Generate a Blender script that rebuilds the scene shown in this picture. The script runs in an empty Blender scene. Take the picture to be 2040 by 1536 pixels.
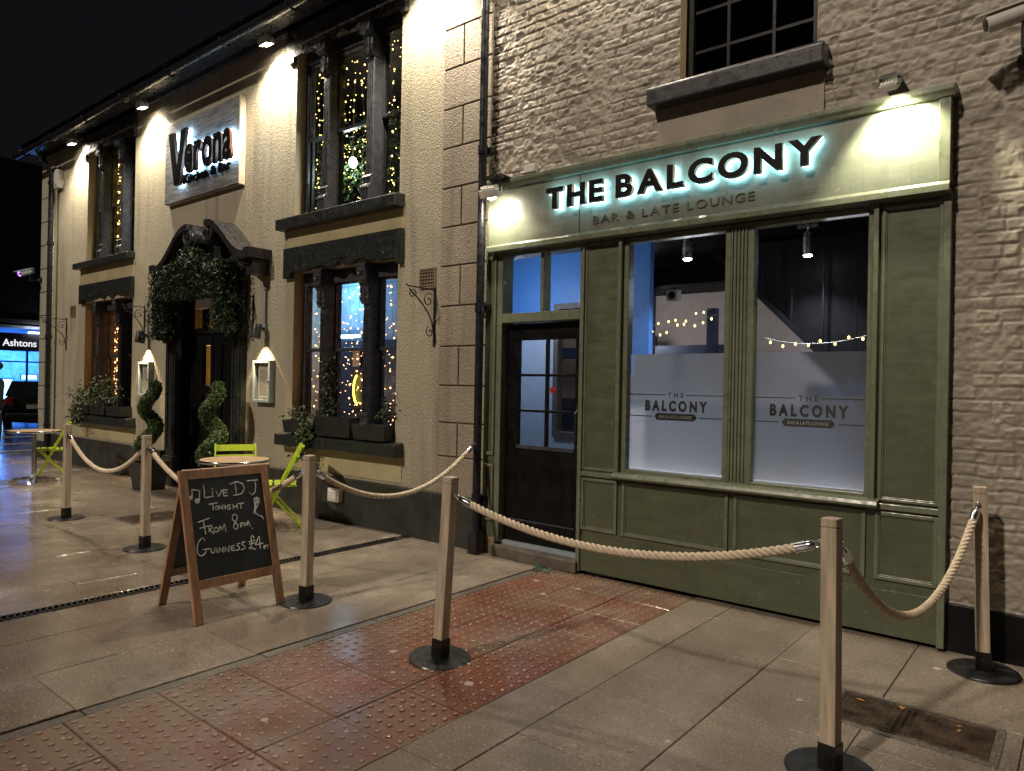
import bpy, math, random
import numpy as np
from mathutils import Vector, Matrix
rng = random.Random(7)
S = bpy.context.scene
COL = S.collection
R = math.radians
PI = math.pi

# ------------------------------------------------------------------ helpers
class MB:
    def __init__(s): s.v = []; s.f = []
    def add(s, vs, fs):
        o = len(s.v); s.v += [tuple(v) for v in vs]; s.f += [tuple(i + o for i in f) for f in fs]; return s
    def box(s, x0, x1, y0, y1, z0, z1, m=None):
        vs = [(x, y, z) for z in (z0, z1) for y in (y0, y1) for x in (x0, x1)]
        if m is not None: vs = [m @ Vector(v) for v in vs]
        return s.add(vs, [(0,2,3,1),(4,5,7,6),(0,1,5,4),(2,6,7,3),(0,4,6,2),(1,3,7,5)])
    def bar(s, a, b, w, d, up=(0,0,1)):
        a = Vector(a); b = Vector(b); t = (b - a).normalized(); u = Vector(up)
        if abs(t.dot(u)) > .95: u = Vector((0,1,0))
        n = t.cross(u).normalized(); u = n.cross(t).normalized()
        vs = [p + n*(w/2*i) + u*(d/2*j) for p in (a, b) for i, j in ((-1,-1),(1,-1),(1,1),(-1,1))]
        return s.add(vs, [(3,2,1,0),(4,5,6,7),(0,1,5,4),(1,2,6,5),(2,3,7,6),(3,0,4,7)])
    def tube(s, pts, r, n=8, cap=True):
        pts = [Vector(p) for p in pts]; N = len(pts)
        rs = r if isinstance(r, (list, tuple)) else [r]*N
        up = Vector((0,0,1)); vs = []; fs = []
        prev = None
        for i, p in enumerate(pts):
            t = (pts[min(i+1, N-1)] - pts[max(i-1, 0)])
            t = t.normalized() if t.length > 1e-9 else Vector((0,0,1))
            if prev is None:
                a = up if abs(t.dot(up)) < .9 else Vector((1,0,0))
                nn = t.cross(a).normalized()
            else:
                nn = (prev - t*prev.dot(t)); nn = nn.normalized() if nn.length > 1e-6 else t.orthogonal().normalized()
            prev = nn; b = t.cross(nn)
            for k in range(n):
                an = 2*PI*k/n; vs.append(p + (nn*math.cos(an) + b*math.sin(an))*rs[i])
        for i in range(N-1):
            for k in range(n):
                k2 = (k+1) % n; fs.append((i*n+k, i*n+k2, (i+1)*n+k2, (i+1)*n+k))
        if cap: fs += [tuple(range(n-1, -1, -1)), tuple((N-1)*n + k for k in range(n))]
        return s.add(vs, fs)
    def lathe(s, prof, c=(0,0,0), n=24, m=None, cap=True):
        vs = []; fs = []; N = len(prof)
        for r, z in prof:
            for k in range(n):
                a = 2*PI*k/n; v = Vector((r*math.cos(a), r*math.sin(a), z))
                if m is not None: v = m @ v
                vs.append(v + Vector(c))
        for i in range(N-1):
            for k in range(n):
                k2 = (k+1) % n; fs.append((i*n+k, i*n+k2, (i+1)*n+k2, (i+1)*n+k))
        if not cap: return s.add(vs, fs)
        if prof[0][0] > 1e-6: fs.append(tuple(range(n-1, -1, -1)))
        if prof[-1][0] > 1e-6: fs.append(tuple((N-1)*n + k for k in range(n)))
        return s.add(vs, fs)
    def prism(s, poly, y0, y1, ax='y'):
        # poly in (a,b); ax y: (x,z), ax x: (y,z), ax z: (x,y)
        def P(a, b, d): return (a, d, b) if ax == 'y' else ((d, a, b) if ax == 'x' else (a, b, d))
        n = len(poly); vs = [P(a, b, y0) for a, b in poly] + [P(a, b, y1) for a, b in poly]
        fs = [tuple(range(n)), tuple(range(2*n-1, n-1, -1))] + [(i, n+i, n+(i+1) % n, (i+1) % n) for i in range(n)]
        return s.add(vs, fs)
    def frame(s, x0, x1, z0, z1, w, y0, y1):
        s.box(x0, x0+w, y0, y1, z0, z1); s.box(x1-w, x1, y0, y1, z0, z1)
        s.box(x0+w, x1-w, y0, y1, z0, z0+w); s.box(x0+w, x1-w, y0, y1, z1-w, z1); return s
    def ball(s, c, r, n=8, m=6, sc=(1,1,1)):
        vs = [(c[0], c[1], c[2]-r*sc[2])]; fs = []
        for i in range(1, m):
            ph = -PI/2 + PI*i/m
            for k in range(n):
                a = 2*PI*k/n; vs.append((c[0]+r*sc[0]*math.cos(ph)*math.cos(a), c[1]+r*sc[1]*math.cos(ph)*math.sin(a), c[2]+r*sc[2]*math.sin(ph)))
        vs.append((c[0], c[1], c[2]+r*sc[2])); T = len(vs)-1
        for k in range(n):
            k2 = (k+1) % n; fs.append((0, 1+k2, 1+k)); fs.append((T, T-n+k, T-n+k2))
        for i in range(m-2):
            for k in range(n):
                k2 = (k+1) % n; a = 1+i*n; fs.append((a+k, a+k2, a+n+k2, a+n+k))
        return s.add(vs, fs)
    def build(s, name, mt, parent=None, smooth=False, bevel=0):
        me = bpy.data.meshes.new(name); me.from_pydata(s.v, [], s.f); me.update()
        return link(name, me, mt, parent, smooth, bevel)

def link(name, me, mt, parent=None, smooth=False, bevel=0, fix=True):
    if fix and len(me.polygons) < 60000:
        import bmesh
        bm = bmesh.new(); bm.from_mesh(me); bmesh.ops.recalc_face_normals(bm, faces=bm.faces); bm.to_mesh(me); bm.free()
    me.materials.clear(); me.materials.append(mt)
    o = bpy.data.objects.new(name, me); COL.objects.link(o)
    if smooth:
        me.polygons.foreach_set('use_smooth', [True]*len(me.polygons))
        if smooth == 'auto':
            try: me.set_sharp_from_angle(angle=R(40))
            except Exception: pass
    if bevel:
        b = o.modifiers.new('bevel', 'BEVEL'); b.width = bevel; b.segments = 2; b.limit_method = 'ANGLE'
    if parent is not None: par(o, parent)
    return o
def loc_of(p):
    l = Vector(p.location)
    while p.parent is not None:
        p = p.parent
    return Vector(p.location) if p.type == 'EMPTY' else Vector((0,0,0))
def par(o, p):
    o.parent = p
    if p.type == 'EMPTY': o.matrix_parent_inverse = Matrix.Translation(-Vector(p.location))
def thing(name, label, cat, loc=(0,0,0), group=None):
    o = bpy.data.objects.new(name, None); o.empty_display_size = .1; COL.objects.link(o); o.location = loc
    return tag(o, label, cat, group)
def tag(o, label, cat, group=None):
    o['label'] = label; o['category'] = cat
    if group: o['group'] = group
    return o
def struct(o, kind='structure'): o['kind'] = kind; return o
def copy_tree(o, parent=None):
    c = o.copy(); COL.objects.link(c)
    if parent is not None:
        inv = o.matrix_parent_inverse.copy(); c.parent = parent; c.matrix_parent_inverse = inv
    for ch in list(o.children): copy_tree(ch, c)
    return c
def place_copy(o, loc, rz, label, group=None):
    c = copy_tree(o); c.location = loc; c.rotation_euler = (0,0,rz); c['label'] = label
    if group: c['group'] = group
    return c

# ------------------------------------------------------------------ materials
class NT:
    def __init__(s, name):
        s.m = bpy.data.materials.new(name); s.m.use_nodes = True; s.t = s.m.node_tree; s.t.nodes.clear()
        s.out = s.n('ShaderNodeOutputMaterial')
    def n(s, ty, **kw):
        x = s.t.nodes.new(ty)
        for k, v in kw.items():
            if k.startswith('i_'):
                key = k[2:]; key = int(key) if key.isdigit() else key.replace('_', ' ')
                x.inputs[key].default_value = v
            else: setattr(x, k, v)
        return x
    def l(s, a, b): s.t.links.new(a, b)
    def math(s, op, a, b=None, clamp=False):
        x = s.n('ShaderNodeMath', operation=op, use_clamp=clamp)
        for i, q in enumerate((a, b)):
            if q is None: continue
            if isinstance(q, (int, float)): x.inputs[i].default_value = q
            else: s.l(q, x.inputs[i])
        return x.outputs[0]
    def ramp(s, v, a, b, ca=0., cb=1.):
        x = s.n('ShaderNodeMapRange', i_From_Min=a, i_From_Max=b, i_To_Min=ca, i_To_Max=cb); s.l(v, x.inputs['Value']); return x.outputs[0]
    def mix(s, f, a, b, mode='MIX'):
        x = s.n('ShaderNodeMix', data_type='RGBA', blend_type=mode)
        for i, q in ((0, f), (6, a), (7, b)):
            if isinstance(q, (int, float)): x.inputs[i].default_value = q
            elif isinstance(q, tuple): x.inputs[i].default_value = (*q[:3], 1)
            else: s.l(q, x.inputs[i])
        return x.outputs[2]
    def coord(s, sc=(1,1,1)):
        g = s.n('ShaderNodeTexCoord'); m = s.n('ShaderNodeMapping'); m.inputs['Scale'].default_value = sc
        s.l(g.outputs['Object'], m.inputs[0]); return m.outputs[0]
    def noise(s, co, scale, det=4, rough=.55):
        x = s.n('ShaderNodeTexNoise', i_Scale=scale, i_Detail=det, i_Roughness=rough); s.l(co, x.inputs['Vector']); return x.outputs[0]
    def bump(s, h, strength=.5, dist=.01, normal=None):
        x = s.n('ShaderNodeBump', i_Strength=strength, i_Distance=dist); s.l(h, x.inputs['Height'])
        if normal is not None: s.l(normal, x.inputs['Normal'])
        return x.outputs[0]

def mat(name, base, rough=.5, metal=0., var=.25, vscale=6., bump=0., bscale=40., bdist=.003, stretch=(1,1,1), rvar=.15, dirt=None, dscale=2., spec=.5, coat=0., chips=None):
    k = NT(name); p = k.n('ShaderNodeBsdfPrincipled'); k.l(p.outputs[0], k.out.inputs[0])
    co = k.coord(stretch); n1 = k.noise(co, vscale, 5)
    lo = tuple(c*(1-var) for c in base); hi = tuple(min(1, c*(1+var)) for c in base)
    c = k.mix(k.ramp(n1, .3, .7), lo, hi)
    if dirt:
        n2 = k.noise(k.coord((1,1,.35)), dscale, 6, .65); c = k.mix(k.math('MULTIPLY', k.ramp(n2, .5, .72), dirt[3]), c, dirt[:3])
    if chips:
        ch = k.noise(k.coord(), 26, 3, .5); ch2 = k.noise(k.coord(), 2.5, 2)
        c = k.mix(k.math('MULTIPLY', k.math('MULTIPLY', k.ramp(ch, .68, .71), k.ramp(ch2, .45, .6)), .7), c, chips)
        gr = k.noise(k.coord((14,14,1.2)), 3, 4, .6); c = k.mix(k.math('MULTIPLY', k.ramp(gr, .5, .8), .35), c, tuple(x*.45 for x in base))
    k.l(c, p.inputs['Base Color'])
    n3 = k.noise(co, vscale*2.3, 4); k.l(k.ramp(n3, .3, .7, max(.02, rough-rvar), min(1, rough+rvar)), p.inputs['Roughness'])
    p.inputs['Metallic'].default_value = metal; p.inputs['Specular IOR Level'].default_value = spec
    if coat: p.inputs['Coat Weight'].default_value = coat
    if bump: k.l(k.bump(k.noise(co, bscale, 4, .6), bump, bdist), p.inputs['Normal'])
    return k.m
def emit(name, col, st, sample=True):
    k = NT(name); e = k.n('ShaderNodeEmission'); e.inputs[0].default_value = (*col, 1); e.inputs[1].default_value = st
    k.l(e.outputs[0], k.out.inputs[0])
    if not sample: k.m.cycles.emission_sampling = 'NONE'
    return k.m
def glassmat(name, tint=(.93,.95,.95), rough=0.0, ior=1.5):
    k = NT(name); tr = k.n('ShaderNodeBsdfTransparent'); tr.inputs[0].default_value = (*tint, 1)
    gl = k.n('ShaderNodeBsdfGlossy'); gl.inputs['Roughness'].default_value = rough
    fr = k.n('ShaderNodeFresnel'); gg = k.n('ShaderNodeNewGeometry'); k.l(k.ramp(gg.outputs['Backfacing'], 0, 1, ior, 1/ior), fr.inputs[0])   # a single sheet: same reflection from both sides
    b = k.bump(k.noise(k.coord(), 1.7, 2), .04, .02); k.l(b, gl.inputs['Normal'])
    m = k.n('ShaderNodeMixShader'); k.l(fr.outputs[0], m.inputs[0]); k.l(tr.outputs[0], m.inputs[1]); k.l(gl.outputs[0], m.inputs[2])
    k.l(m.outputs[0], k.out.inputs[0]); return k.m

def stucco(name, base, dark):
    k = NT(name); p = k.n('ShaderNodeBsdfPrincipled', i_Roughness=.75); k.l(p.outputs[0], k.out.inputs[0])
    co = k.coord(); c = k.mix(k.ramp(k.noise(co, 1.3, 6, .6), .3, .7), tuple(x*.86 for x in base), tuple(x*1.08 for x in base))
    st = k.noise(k.coord((3.5, 3.5, .25)), 1.6, 5, .6)
    c = k.mix(k.math('MULTIPLY', k.ramp(st, .52, .70), .55), c, dark)
    grime = k.noise(k.coord((1,1,.6)), 5, 5, .7); c = k.mix(k.math('MULTIPLY', k.ramp(grime, .62, .8), .35), c, dark)
    pit = k.noise(co, 48, 3, .6); c = k.mix(k.math('MULTIPLY', k.ramp(pit, .40, .56, 1, 0), .42), c, dark)  # pits are colour only: small shaded hollows mixed in dark
    k.l(c, p.inputs['Base Color'])
    h = k.math('ADD', k.noise(co, 60, 3, .6), k.math('MULTIPLY', k.noise(co, 26, 2), .35))
    k.l(k.bump(h, 1., .014), p.inputs['Normal']); return k.m

M = {}
M['stucco'] = stucco('cream_stucco', (.37,.335,.245), (.13,.11,.075))
M['quoin'] = stucco('tan_stucco', (.29,.245,.185), (.11,.09,.065))
M['quoin_side'] = stucco('pale_stucco', (.36,.36,.27), (.12,.12,.08))
M['reveal'] = mat('smooth_reveal', (.44,.35,.21), .6, var=.1)
M['band'] = mat('painted_band', (.36,.31,.18), .55, var=.15, vscale=3)
M['dark'] = mat('black_green_paint', chips=(.10,.10,.09), base= (.016,.019,.018), rough=.38, var=.4, vscale=9, bump=.5, bscale=18, bdist=.006, rvar=.15)
M['darktrim'] = mat('charcoal_gloss_paint', (.036,.038,.046), .33, var=.3, vscale=12, bump=.25, bscale=30, bdist=.003)
M['peel'] = mat('peeling_black_paint', (.020,.019,.021), .36, var=.6, vscale=14, bump=.6, bscale=16, bdist=.012)
M['sillpaint'] = mat('charcoal_sill_paint', (.030,.029,.033), .4, var=.35, vscale=6, bump=.3, bscale=14, bdist=.005)
M['black'] = mat('black_door_paint', (.0035,.0035,.004), .42, var=.3, bump=.1, bscale=30, spec=.18)
M['pipe'] = mat('black_pipe_paint', (.012,.012,.016), .28, var=.3)
M['plinth'] = mat('plinth_paint', (.022,.025,.022), .42, var=.4, vscale=4, bump=.6, bscale=25, bdist=.006, dirt=(.07,.07,.055,.5), dscale=3)
M['green'] = mat('olive_green_paint', chips=(.2,.2,.15), base= (.073,.084,.048), rough=.42, var=.14, vscale=3, bump=.25, bscale=9, bdist=.004, stretch=(1,1,3.), dirt=(.045,.05,.036,.5), dscale=2.6)
M['greentrim'] = mat('olive_trim_paint', chips=(.3,.29,.23), base= (.125,.14,.094), rough=.34, var=.15, vscale=8, bump=.15, bscale=40)
M['fascia'] = mat('sage_fascia_paint', chips=(.26,.26,.2), base= (.14,.155,.115), rough=.42, var=.2, vscale=2, bump=.22, bscale=14, bdist=.004, stretch=(.6,1,3), dirt=(.06,.065,.048,.6), dscale=3.5)
M['glass'] = glassmat('window_glass')
M['glassdark'] = glassmat('old_window_glass', (.75,.78,.8))
M['chrome'] = mat('chrome', (.7,.72,.75), .14, 1., var=.05, rvar=.06)
M['steel'] = mat('brushed_steel', (.55,.55,.55), .28, 1., var=.1)
M['iron'] = mat('black_wrought_iron', (.012,.012,.013), .5, .2)
M['alu'] = mat('grey_aluminium', (.27,.32,.34), .4, .1, var=.08)
M['plastic'] = mat('white_plastic', (.6,.58,.54), .5, var=.1)
M['plank'] = mat('weathered_plank', (.135,.14,.14), .6, var=.55, vscale=3.2, bump=.6, bscale=12, bdist=.008, stretch=(1,1,7), dirt=(.10,.10,.10,.7), dscale=5)
M['plankedge'] = mat('pale_plank_edge', (.5,.42,.33), .6, var=.2)
M['letter'] = mat('black_letter_face', (.004,.0035,.0035), .5, var=.2, spec=.15)
M['brass'] = mat('brass_letter_side', (.42,.33,.2), .4, .35, var=.1)
M['copper'] = mat('copper_letter_side', (.14,.065,.04), .45, .25, var=.1)
M['halo'] = emit('letter_halo_led', (.38,.78,1.), 20)
M['halo2'] = emit('letter_halo_led_blue', (.40,.70,1.), 30)
M['flood'] = emit('floodlight_lens', (1.,.88,.70), 60)
M['spotlens'] = emit('spotlight_lens', (1.,.8,.5), 30)
M['downlens'] = emit('downlight_lens', (.9,.93,1.), 40)
M['lampbody'] = mat('lamp_body', (.6,.58,.54), .5, 0.)
M['lampblack'] = mat('black_lamp_body', (.012,.012,.012), .4)
M['bulbw'] = emit('warm_bulb', (1.,.66,.20), 3.5, False)
M['bulbp'] = emit('amber_bulb', (1.,.42,.15), 5.5, False)
M['bulby'] = emit('yellow_bulb', (1.,.72,.18), 5, False)
M['wire'] = mat('light_wire', (.16,.13,.06), .5)
M['leaf'] = mat('garland_leaf', (.016,.034,.010), .5, var=.6, vscale=9)
M['leafb'] = mat('box_leaf', (.058,.105,.026), .5, var=.5, vscale=14)
M['ivy'] = mat('ivy_leaf', (.06,.085,.035), .45, var=.6, vscale=12)
M['ivydark'] = mat('dark_ivy_leaf', (.022,.030,.014), .5, var=.5, vscale=12)
M['stem'] = mat('stem', (.05,.035,.02), .7)
M['planter'] = mat('black_planter', (.014,.015,.014), .45, var=.3, bump=.3)
M['lime'] = mat('lime_paint', (.48,.62,.045), .35, var=.08)
M['tabletop'] = mat('wood_table_top', (.36,.25,.15), .6, spec=.25, var=.25, vscale=5, stretch=(1,8,1))
M['postwood'] = mat('post_wood', chips=(.16,.11,.07), base= (.40,.325,.24), rough=.55, var=.28, vscale=5, bump=.3, bscale=30, bdist=.002, stretch=(9,9,.7))
M['boardwood'] = mat('board_wood', (.32,.175,.10), .45, var=.3, vscale=5, bump=.2, bscale=30, bdist=.002, stretch=(7,7,.9))
M['base'] = mat('cast_iron_base', chips=(.12,.11,.10), base= (.02,.021,.023), rough=.38, metal=.3, var=.8, vscale=12, bump=.5, bscale=30, bdist=.004)
M['socket'] = mat('black_steel_socket', (.01,.01,.01), .3, .3)
M['rope'] = mat('hemp_rope', (.58,.48,.36), .85, var=.2, vscale=40, bump=.6, bscale=160, bdist=.002)
M['chalkboard'] = mat('chalkboard', (.017,.020,.025), .40, var=.5, vscale=3, rvar=.1, dirt=(.06,.065,.07,.4), dscale=3)
M['chalk'] = mat('chalk', (.8,.8,.78), .9, var=.15, vscale=60)
M['blue'] = mat('blue_wall_paint', (.03,.12,.36), .55, var=.08)
M['litblue'] = mat('lit_blue_wall_paint', (.17,.23,.35), .55, var=.08)  # paler copy of the blue, light on the lower wall painted in
M['beige'] = mat('beige_wall_paint', (.40,.345,.32), .7, var=.08)
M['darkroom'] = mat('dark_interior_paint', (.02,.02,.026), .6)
M['darkblue'] = mat('dark_blue_paint', (.012,.03,.08), .5)
M['ceil'] = mat('black_ceiling', (.003,.003,.004), .6, spec=.15)
M['floorint'] = mat('interior_floor', (.12,.09,.07), .4)
M['cutout'] = mat('dark_film_cutout', (.012,.014,.010), .4, var=.3, vscale=20)  # film cutouts: the dark room behind them put into the colour
M['red'] = mat('red_sticker', (.5,.03,.03), .4)
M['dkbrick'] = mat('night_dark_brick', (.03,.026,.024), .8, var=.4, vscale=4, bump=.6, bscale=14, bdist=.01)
M['kerb'] = mat('kerb_stone', (.14,.13,.12), .4, var=.25)
M['white'] = mat('white_letter', (.8,.8,.82), .4)
M['signface'] = mat('charcoal_sign', (.03,.03,.035), .35)
M['carpaint'] = mat('black_car_paint', (.008,.009,.012), .18, .0, var=.1, coat=1.)
M['tyre'] = mat('tyre_rubber', (.012,.012,.012), .8)
M['plate'] = mat('number_plate', (.7,.68,.6), .5)
M['taill'] = mat('tail_light_lens', (.3,.01,.01), .2)
M['coat'] = mat('dark_coat', (.015,.016,.02), .85, bump=.4)
M['skin'] = mat('skin', (.45,.28,.2), .55)
M['hair'] = mat('dark_hair', (.02,.014,.01), .6)
M['menu'] = mat('menu_paper', (.5,.46,.38), .7, var=.12, vscale=30, stretch=(.3,1,6))
M['ironc'] = mat('rusty_cast_cover', (.075,.05,.035), .35, .5, var=.7, vscale=10, bump=.4, bscale=40, rvar=.12)
M['orangefleck'] = mat('fleck_orange', (.45,.2,.04), .6)
M['greenlitter'] = mat('green_scrap', (.01,.09,.06), .6)
M['stonestep'] = mat('step_stone', (.10,.085,.07), .5, var=.4, vscale=7, bump=.5, bscale=30)
M['vent'] = mat('terracotta_vent', (.16,.12,.08), .7, var=.2)
M['asphalt'] = mat('wet_asphalt', (.035,.036,.04), .22, var=.3, vscale=8, bump=.4, bscale=90, bdist=.004, rvar=.12)
M['ground'] = mat('dark_ground', (.03,.028,.026), .5)
M['roadpaint'] = mat('road_paint', (.55,.55,.52), .4)

def pave(name, base, alt, wetx, red=False):
    k = NT(name); p = k.n('ShaderNodeBsdfPrincipled'); k.l(p.outputs[0], k.out.inputs[0])
    co = k.coord(); g = k.n('ShaderNodeNewGeometry'); rnd = g.outputs['Random Per Island']
    c = k.mix(rnd, base, alt)
    big = k.noise(co, .9, 5, .6); c = k.mix(k.ramp(big, .36, .64), tuple(x*.45 for x in base), c)
    mid = k.noise(co, 7, 5, .7); c = k.mix(k.math('MULTIPLY', k.ramp(mid, .45, .7), .5), c, (.15,.13,.11))
    fine = k.noise(co, 95, 3, .7); c = k.mix(k.ramp(fine, .36, .58, .8, 0), c, tuple(x*.3 for x in base))
    sp = k.noise(co, 85, 2, .5); c = k.mix(k.ramp(sp, .59, .70, 0, .5 if red else .62), c, (.66,.58,.47))  # pale stone specks that also paint the wet glitter into the colour
    if red:
        s3 = k.n('ShaderNodeSeparateXYZ'); k.l(co, s3.inputs[0])
        wear = k.math('ADD', k.noise(co, 1.6, 5, .65), k.ramp(s3.outputs[1], -2.2, -3.9, 0, .22))
        wear = k.math('ADD', wear, k.ramp(s3.outputs[1], -.45, -.1, 0, .25))
        c = k.mix(k.ramp(wear, .44, .62, 0, .92), c, (.20,.145,.108))
        c = k.mix(k.ramp(s3.outputs[2], .0035, .0055, 0, .55), c, (.44,.30,.23))
    # trodden chewing gum
    v = k.n('ShaderNodeTexVoronoi', i_Scale=3.4, i_Randomness=1.); wv = k.n('ShaderNodeVectorMath', operation='ADD')
    nz = k.n('ShaderNodeTexNoise', i_Scale=30., i_Detail=2.); k.l(co, nz.inputs['Vector'])
    sm = k.n('ShaderNodeVectorMath', operation='SCALE'); sm.inputs['Scale'].default_value = .012; k.l(nz.outputs['Color'], sm.inputs[0])
    k.l(co, wv.inputs[0]); k.l(sm.outputs[0], wv.inputs[1]); k.l(wv.outputs[0], v.inputs['Vector'])
    sx = k.n('ShaderNodeSeparateColor'); k.l(v.outputs['Color'], sx.inputs[0])
    rad = k.ramp(sx.outputs[0], .0, 1., .03, .095); keep = k.math('GREATER_THAN', sx.outputs[1], .25)
    spot = k.math('MULTIPLY', k.math('LESS_THAN', v.outputs['Distance'], rad), keep)
    c = k.mix(k.math('MULTIPLY', spot, .85), c, (.58,.53,.44))
    v2 = k.n('ShaderNodeTexVoronoi', i_Scale=9., i_Randomness=1.); k.l(wv.outputs[0], v2.inputs['Vector'])
    sx2 = k.n('ShaderNodeSeparateColor'); k.l(v2.outputs['Color'], sx2.inputs[0])
    spot2 = k.math('MULTIPLY', k.math('LESS_THAN', v2.outputs['Distance'], k.ramp(sx2.outputs[0], 0., 1., .03, .10)), k.math('GREATER_THAN', sx2.outputs[1], .62))
    c = k.mix(k.math('MULTIPLY', spot2, .65), c, k.mix(k.math('GREATER_THAN', sx2.outputs[2], .72), (.55,.50,.42), (.07,.06,.05)))
    soak = k.ramp(k.noise(co, 1.1, 5, .6), .36, .66); c = k.mix(k.math('MULTIPLY', soak, .25 if red else .6), c, tuple(x*.42 for x in base))
    drip = k.ramp(k.noise(k.coord((1,.35,1)), 3.1, 4, .6), .42, .78); c = k.mix(k.math('MULTIPLY', drip, .2 if red else .5), c, tuple(x*.4 for x in base))
    k.l(c, p.inputs['Base Color'])
    sp3 = k.n('ShaderNodeSeparateXYZ'); k.l(co, sp3.inputs[0])
    wet = k.ramp(sp3.outputs[0], wetx[0], wetx[1], wetx[2], wetx[3])
    wn = k.noise(co, 1.1, 5, .6); pud = k.ramp(wn, .36, .60)
    w2 = k.math('MULTIPLY', wet, k.math('ADD', k.math('MULTIPLY', pud, .6), .4), True)
    r = k.n('ShaderNodeMapRange', i_From_Min=0., i_From_Max=1., i_To_Min=.55, i_To_Max=.07); k.l(w2, r.inputs['Value'])
    rr = k.math('ADD', r.outputs[0], k.math('MULTIPLY', k.math('SUBTRACT', mid, .5), .22)); k.l(rr, p.inputs['Roughness'])
    p.inputs['Specular IOR Level'].default_value = .85
    p.inputs['Coat Weight'].default_value = 0.
    h = k.math('ADD', k.math('MULTIPLY', fine, .7), k.math('MULTIPLY', mid, 1.2))
    bs = k.n('ShaderNodeBump', i_Distance=.006); k.l(h, bs.inputs['Height']); k.l(k.ramp(w2, 0., .8, .85, .16), bs.inputs['Strength'])
    k.l(bs.outputs[0], p.inputs['Normal'])
    return k.m
M['pave'] = pave('concrete_paving', (.36,.29,.232), (.56,.465,.375), (-1.2, -6.5, .85, 1.4))
M['redpave'] = pave('red_tactile_paving', (.28,.095,.058), (.25,.10,.066), (-1.8, -3.3, .85, .95), True)
M['strip'] = pave('concrete_strip', (.19,.17,.14), (.24,.21,.17), (-1.8, -3.3, .4, .6))

def brickmat():
    k = NT('painted_brick'); p = k.n('ShaderNodeBsdfPrincipled', i_Roughness=.62); k.l(p.outputs[0], k.out.inputs[0])
    co = k.coord(); c = k.mix(k.ramp(k.noise(co, 2.2, 6, .65), .3, .7), (.192,.170,.136), (.295,.260,.206))
    c = k.mix(k.math('MULTIPLY', k.ramp(k.noise(co, 9, 5, .7), .58, .75), .5), c, (.12,.10,.08))
    k.l(c, p.inputs['Base Color']); k.l(k.bump(k.noise(co, 55, 4, .65), .5, .006), p.inputs['Normal']); return k.m
M['brick'] = brickmat()

def frostmat():
    k = NT('frosted_film'); co = k.coord()
    tl = k.n('ShaderNodeBsdfTranslucent'); tl.inputs[0].default_value = (.60,.66,.75,1)
    rf = k.n('ShaderNodeBsdfRefraction'); rf.inputs['Roughness'].default_value = .27; rf.inputs['IOR'].default_value = 1.25; rf.inputs[0].default_value = (.74,.80,.86,1)
    df = k.n('ShaderNodeBsdfDiffuse'); df.inputs[0].default_value = (.55,.56,.58,1)
    a = k.n('ShaderNodeMixShader', i_0=.76); k.l(tl.outputs[0], a.inputs[1]); k.l(rf.outputs[0], a.inputs[2])
    b = k.n('ShaderNodeMixShader', i_0=.08); k.l(a.outputs[0], b.inputs[1]); k.l(df.outputs[0], b.inputs[2])
    k.l(b.outputs[0], k.out.inputs[0]); return k.m
M['frost'] = frostmat()

# ------------------------------------------------------------------ text
def text_mesh(body, size=1., extrude=0., offset=0.):
    c = bpy.data.curves.new('txt', 'FONT'); c.body = body; c.size = size; c.extrude = extrude; c.offset = offset; c.resolution_u = 5
    o = bpy.data.objects.new('txt', c); COL.objects.link(o); dg = bpy.context.evaluated_depsgraph_get(); dg.update()
    me = bpy.data.meshes.new_from_object(o.evaluated_get(dg)); bpy.data.objects.remove(o); bpy.data.curves.remove(c)
    return me
def bbox(me):
    a = np.array([v.co[:] for v in me.vertices]); return a.min(0), a.max(0)
def to_wall(me, sx, sz, x, y, z):
    # text lies in XY, +Z towards the reader: put it on a wall facing -Y
    for v in me.vertices:
        a, b, c = v.co; v.co = (x + a*sx, y - c, z + b*sz)
    me.update()

# ------------------------------------------------------------------ world, sun, camera
w = bpy.data.worlds.new('World'); S.world = w; w.use_nodes = True
bg = w.node_tree.nodes['Background']
sky = w.node_tree.nodes.new('ShaderNodeTexSky'); sky.sky_type = 'NISHITA'; sky.sun_disc = False
SUN_EL, SUN_AZ = R(38), math.atan2(-.2, -.98)       # street light comes from behind the camera
sky.sun_elevation = R(-4); sky.sun_rotation = SUN_AZ
mx = w.node_tree.nodes.new('ShaderNodeMix'); mx.data_type = 'RGBA'; mx.inputs[0].default_value = .012
mx.inputs[6].default_value = (.0034,.0027,.0036,1)
w.node_tree.links.new(sky.outputs[0], mx.inputs[7]); w.node_tree.links.new(mx.outputs[2], bg.inputs[0]); bg.inputs[1].default_value = 1.
sl = bpy.data.lights.new('sun', 'SUN'); sl.energy = 1.25; sl.angle = R(2.2); sl.color = (1.,.85,.70)
so = bpy.data.objects.new('sun', sl); COL.objects.link(so)
d = Vector((.2*math.cos(SUN_EL)/1., .98*math.cos(SUN_EL), -math.sin(SUN_EL)))
so.rotation_euler = d.to_track_quat('-Z', 'Y').to_euler()

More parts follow.
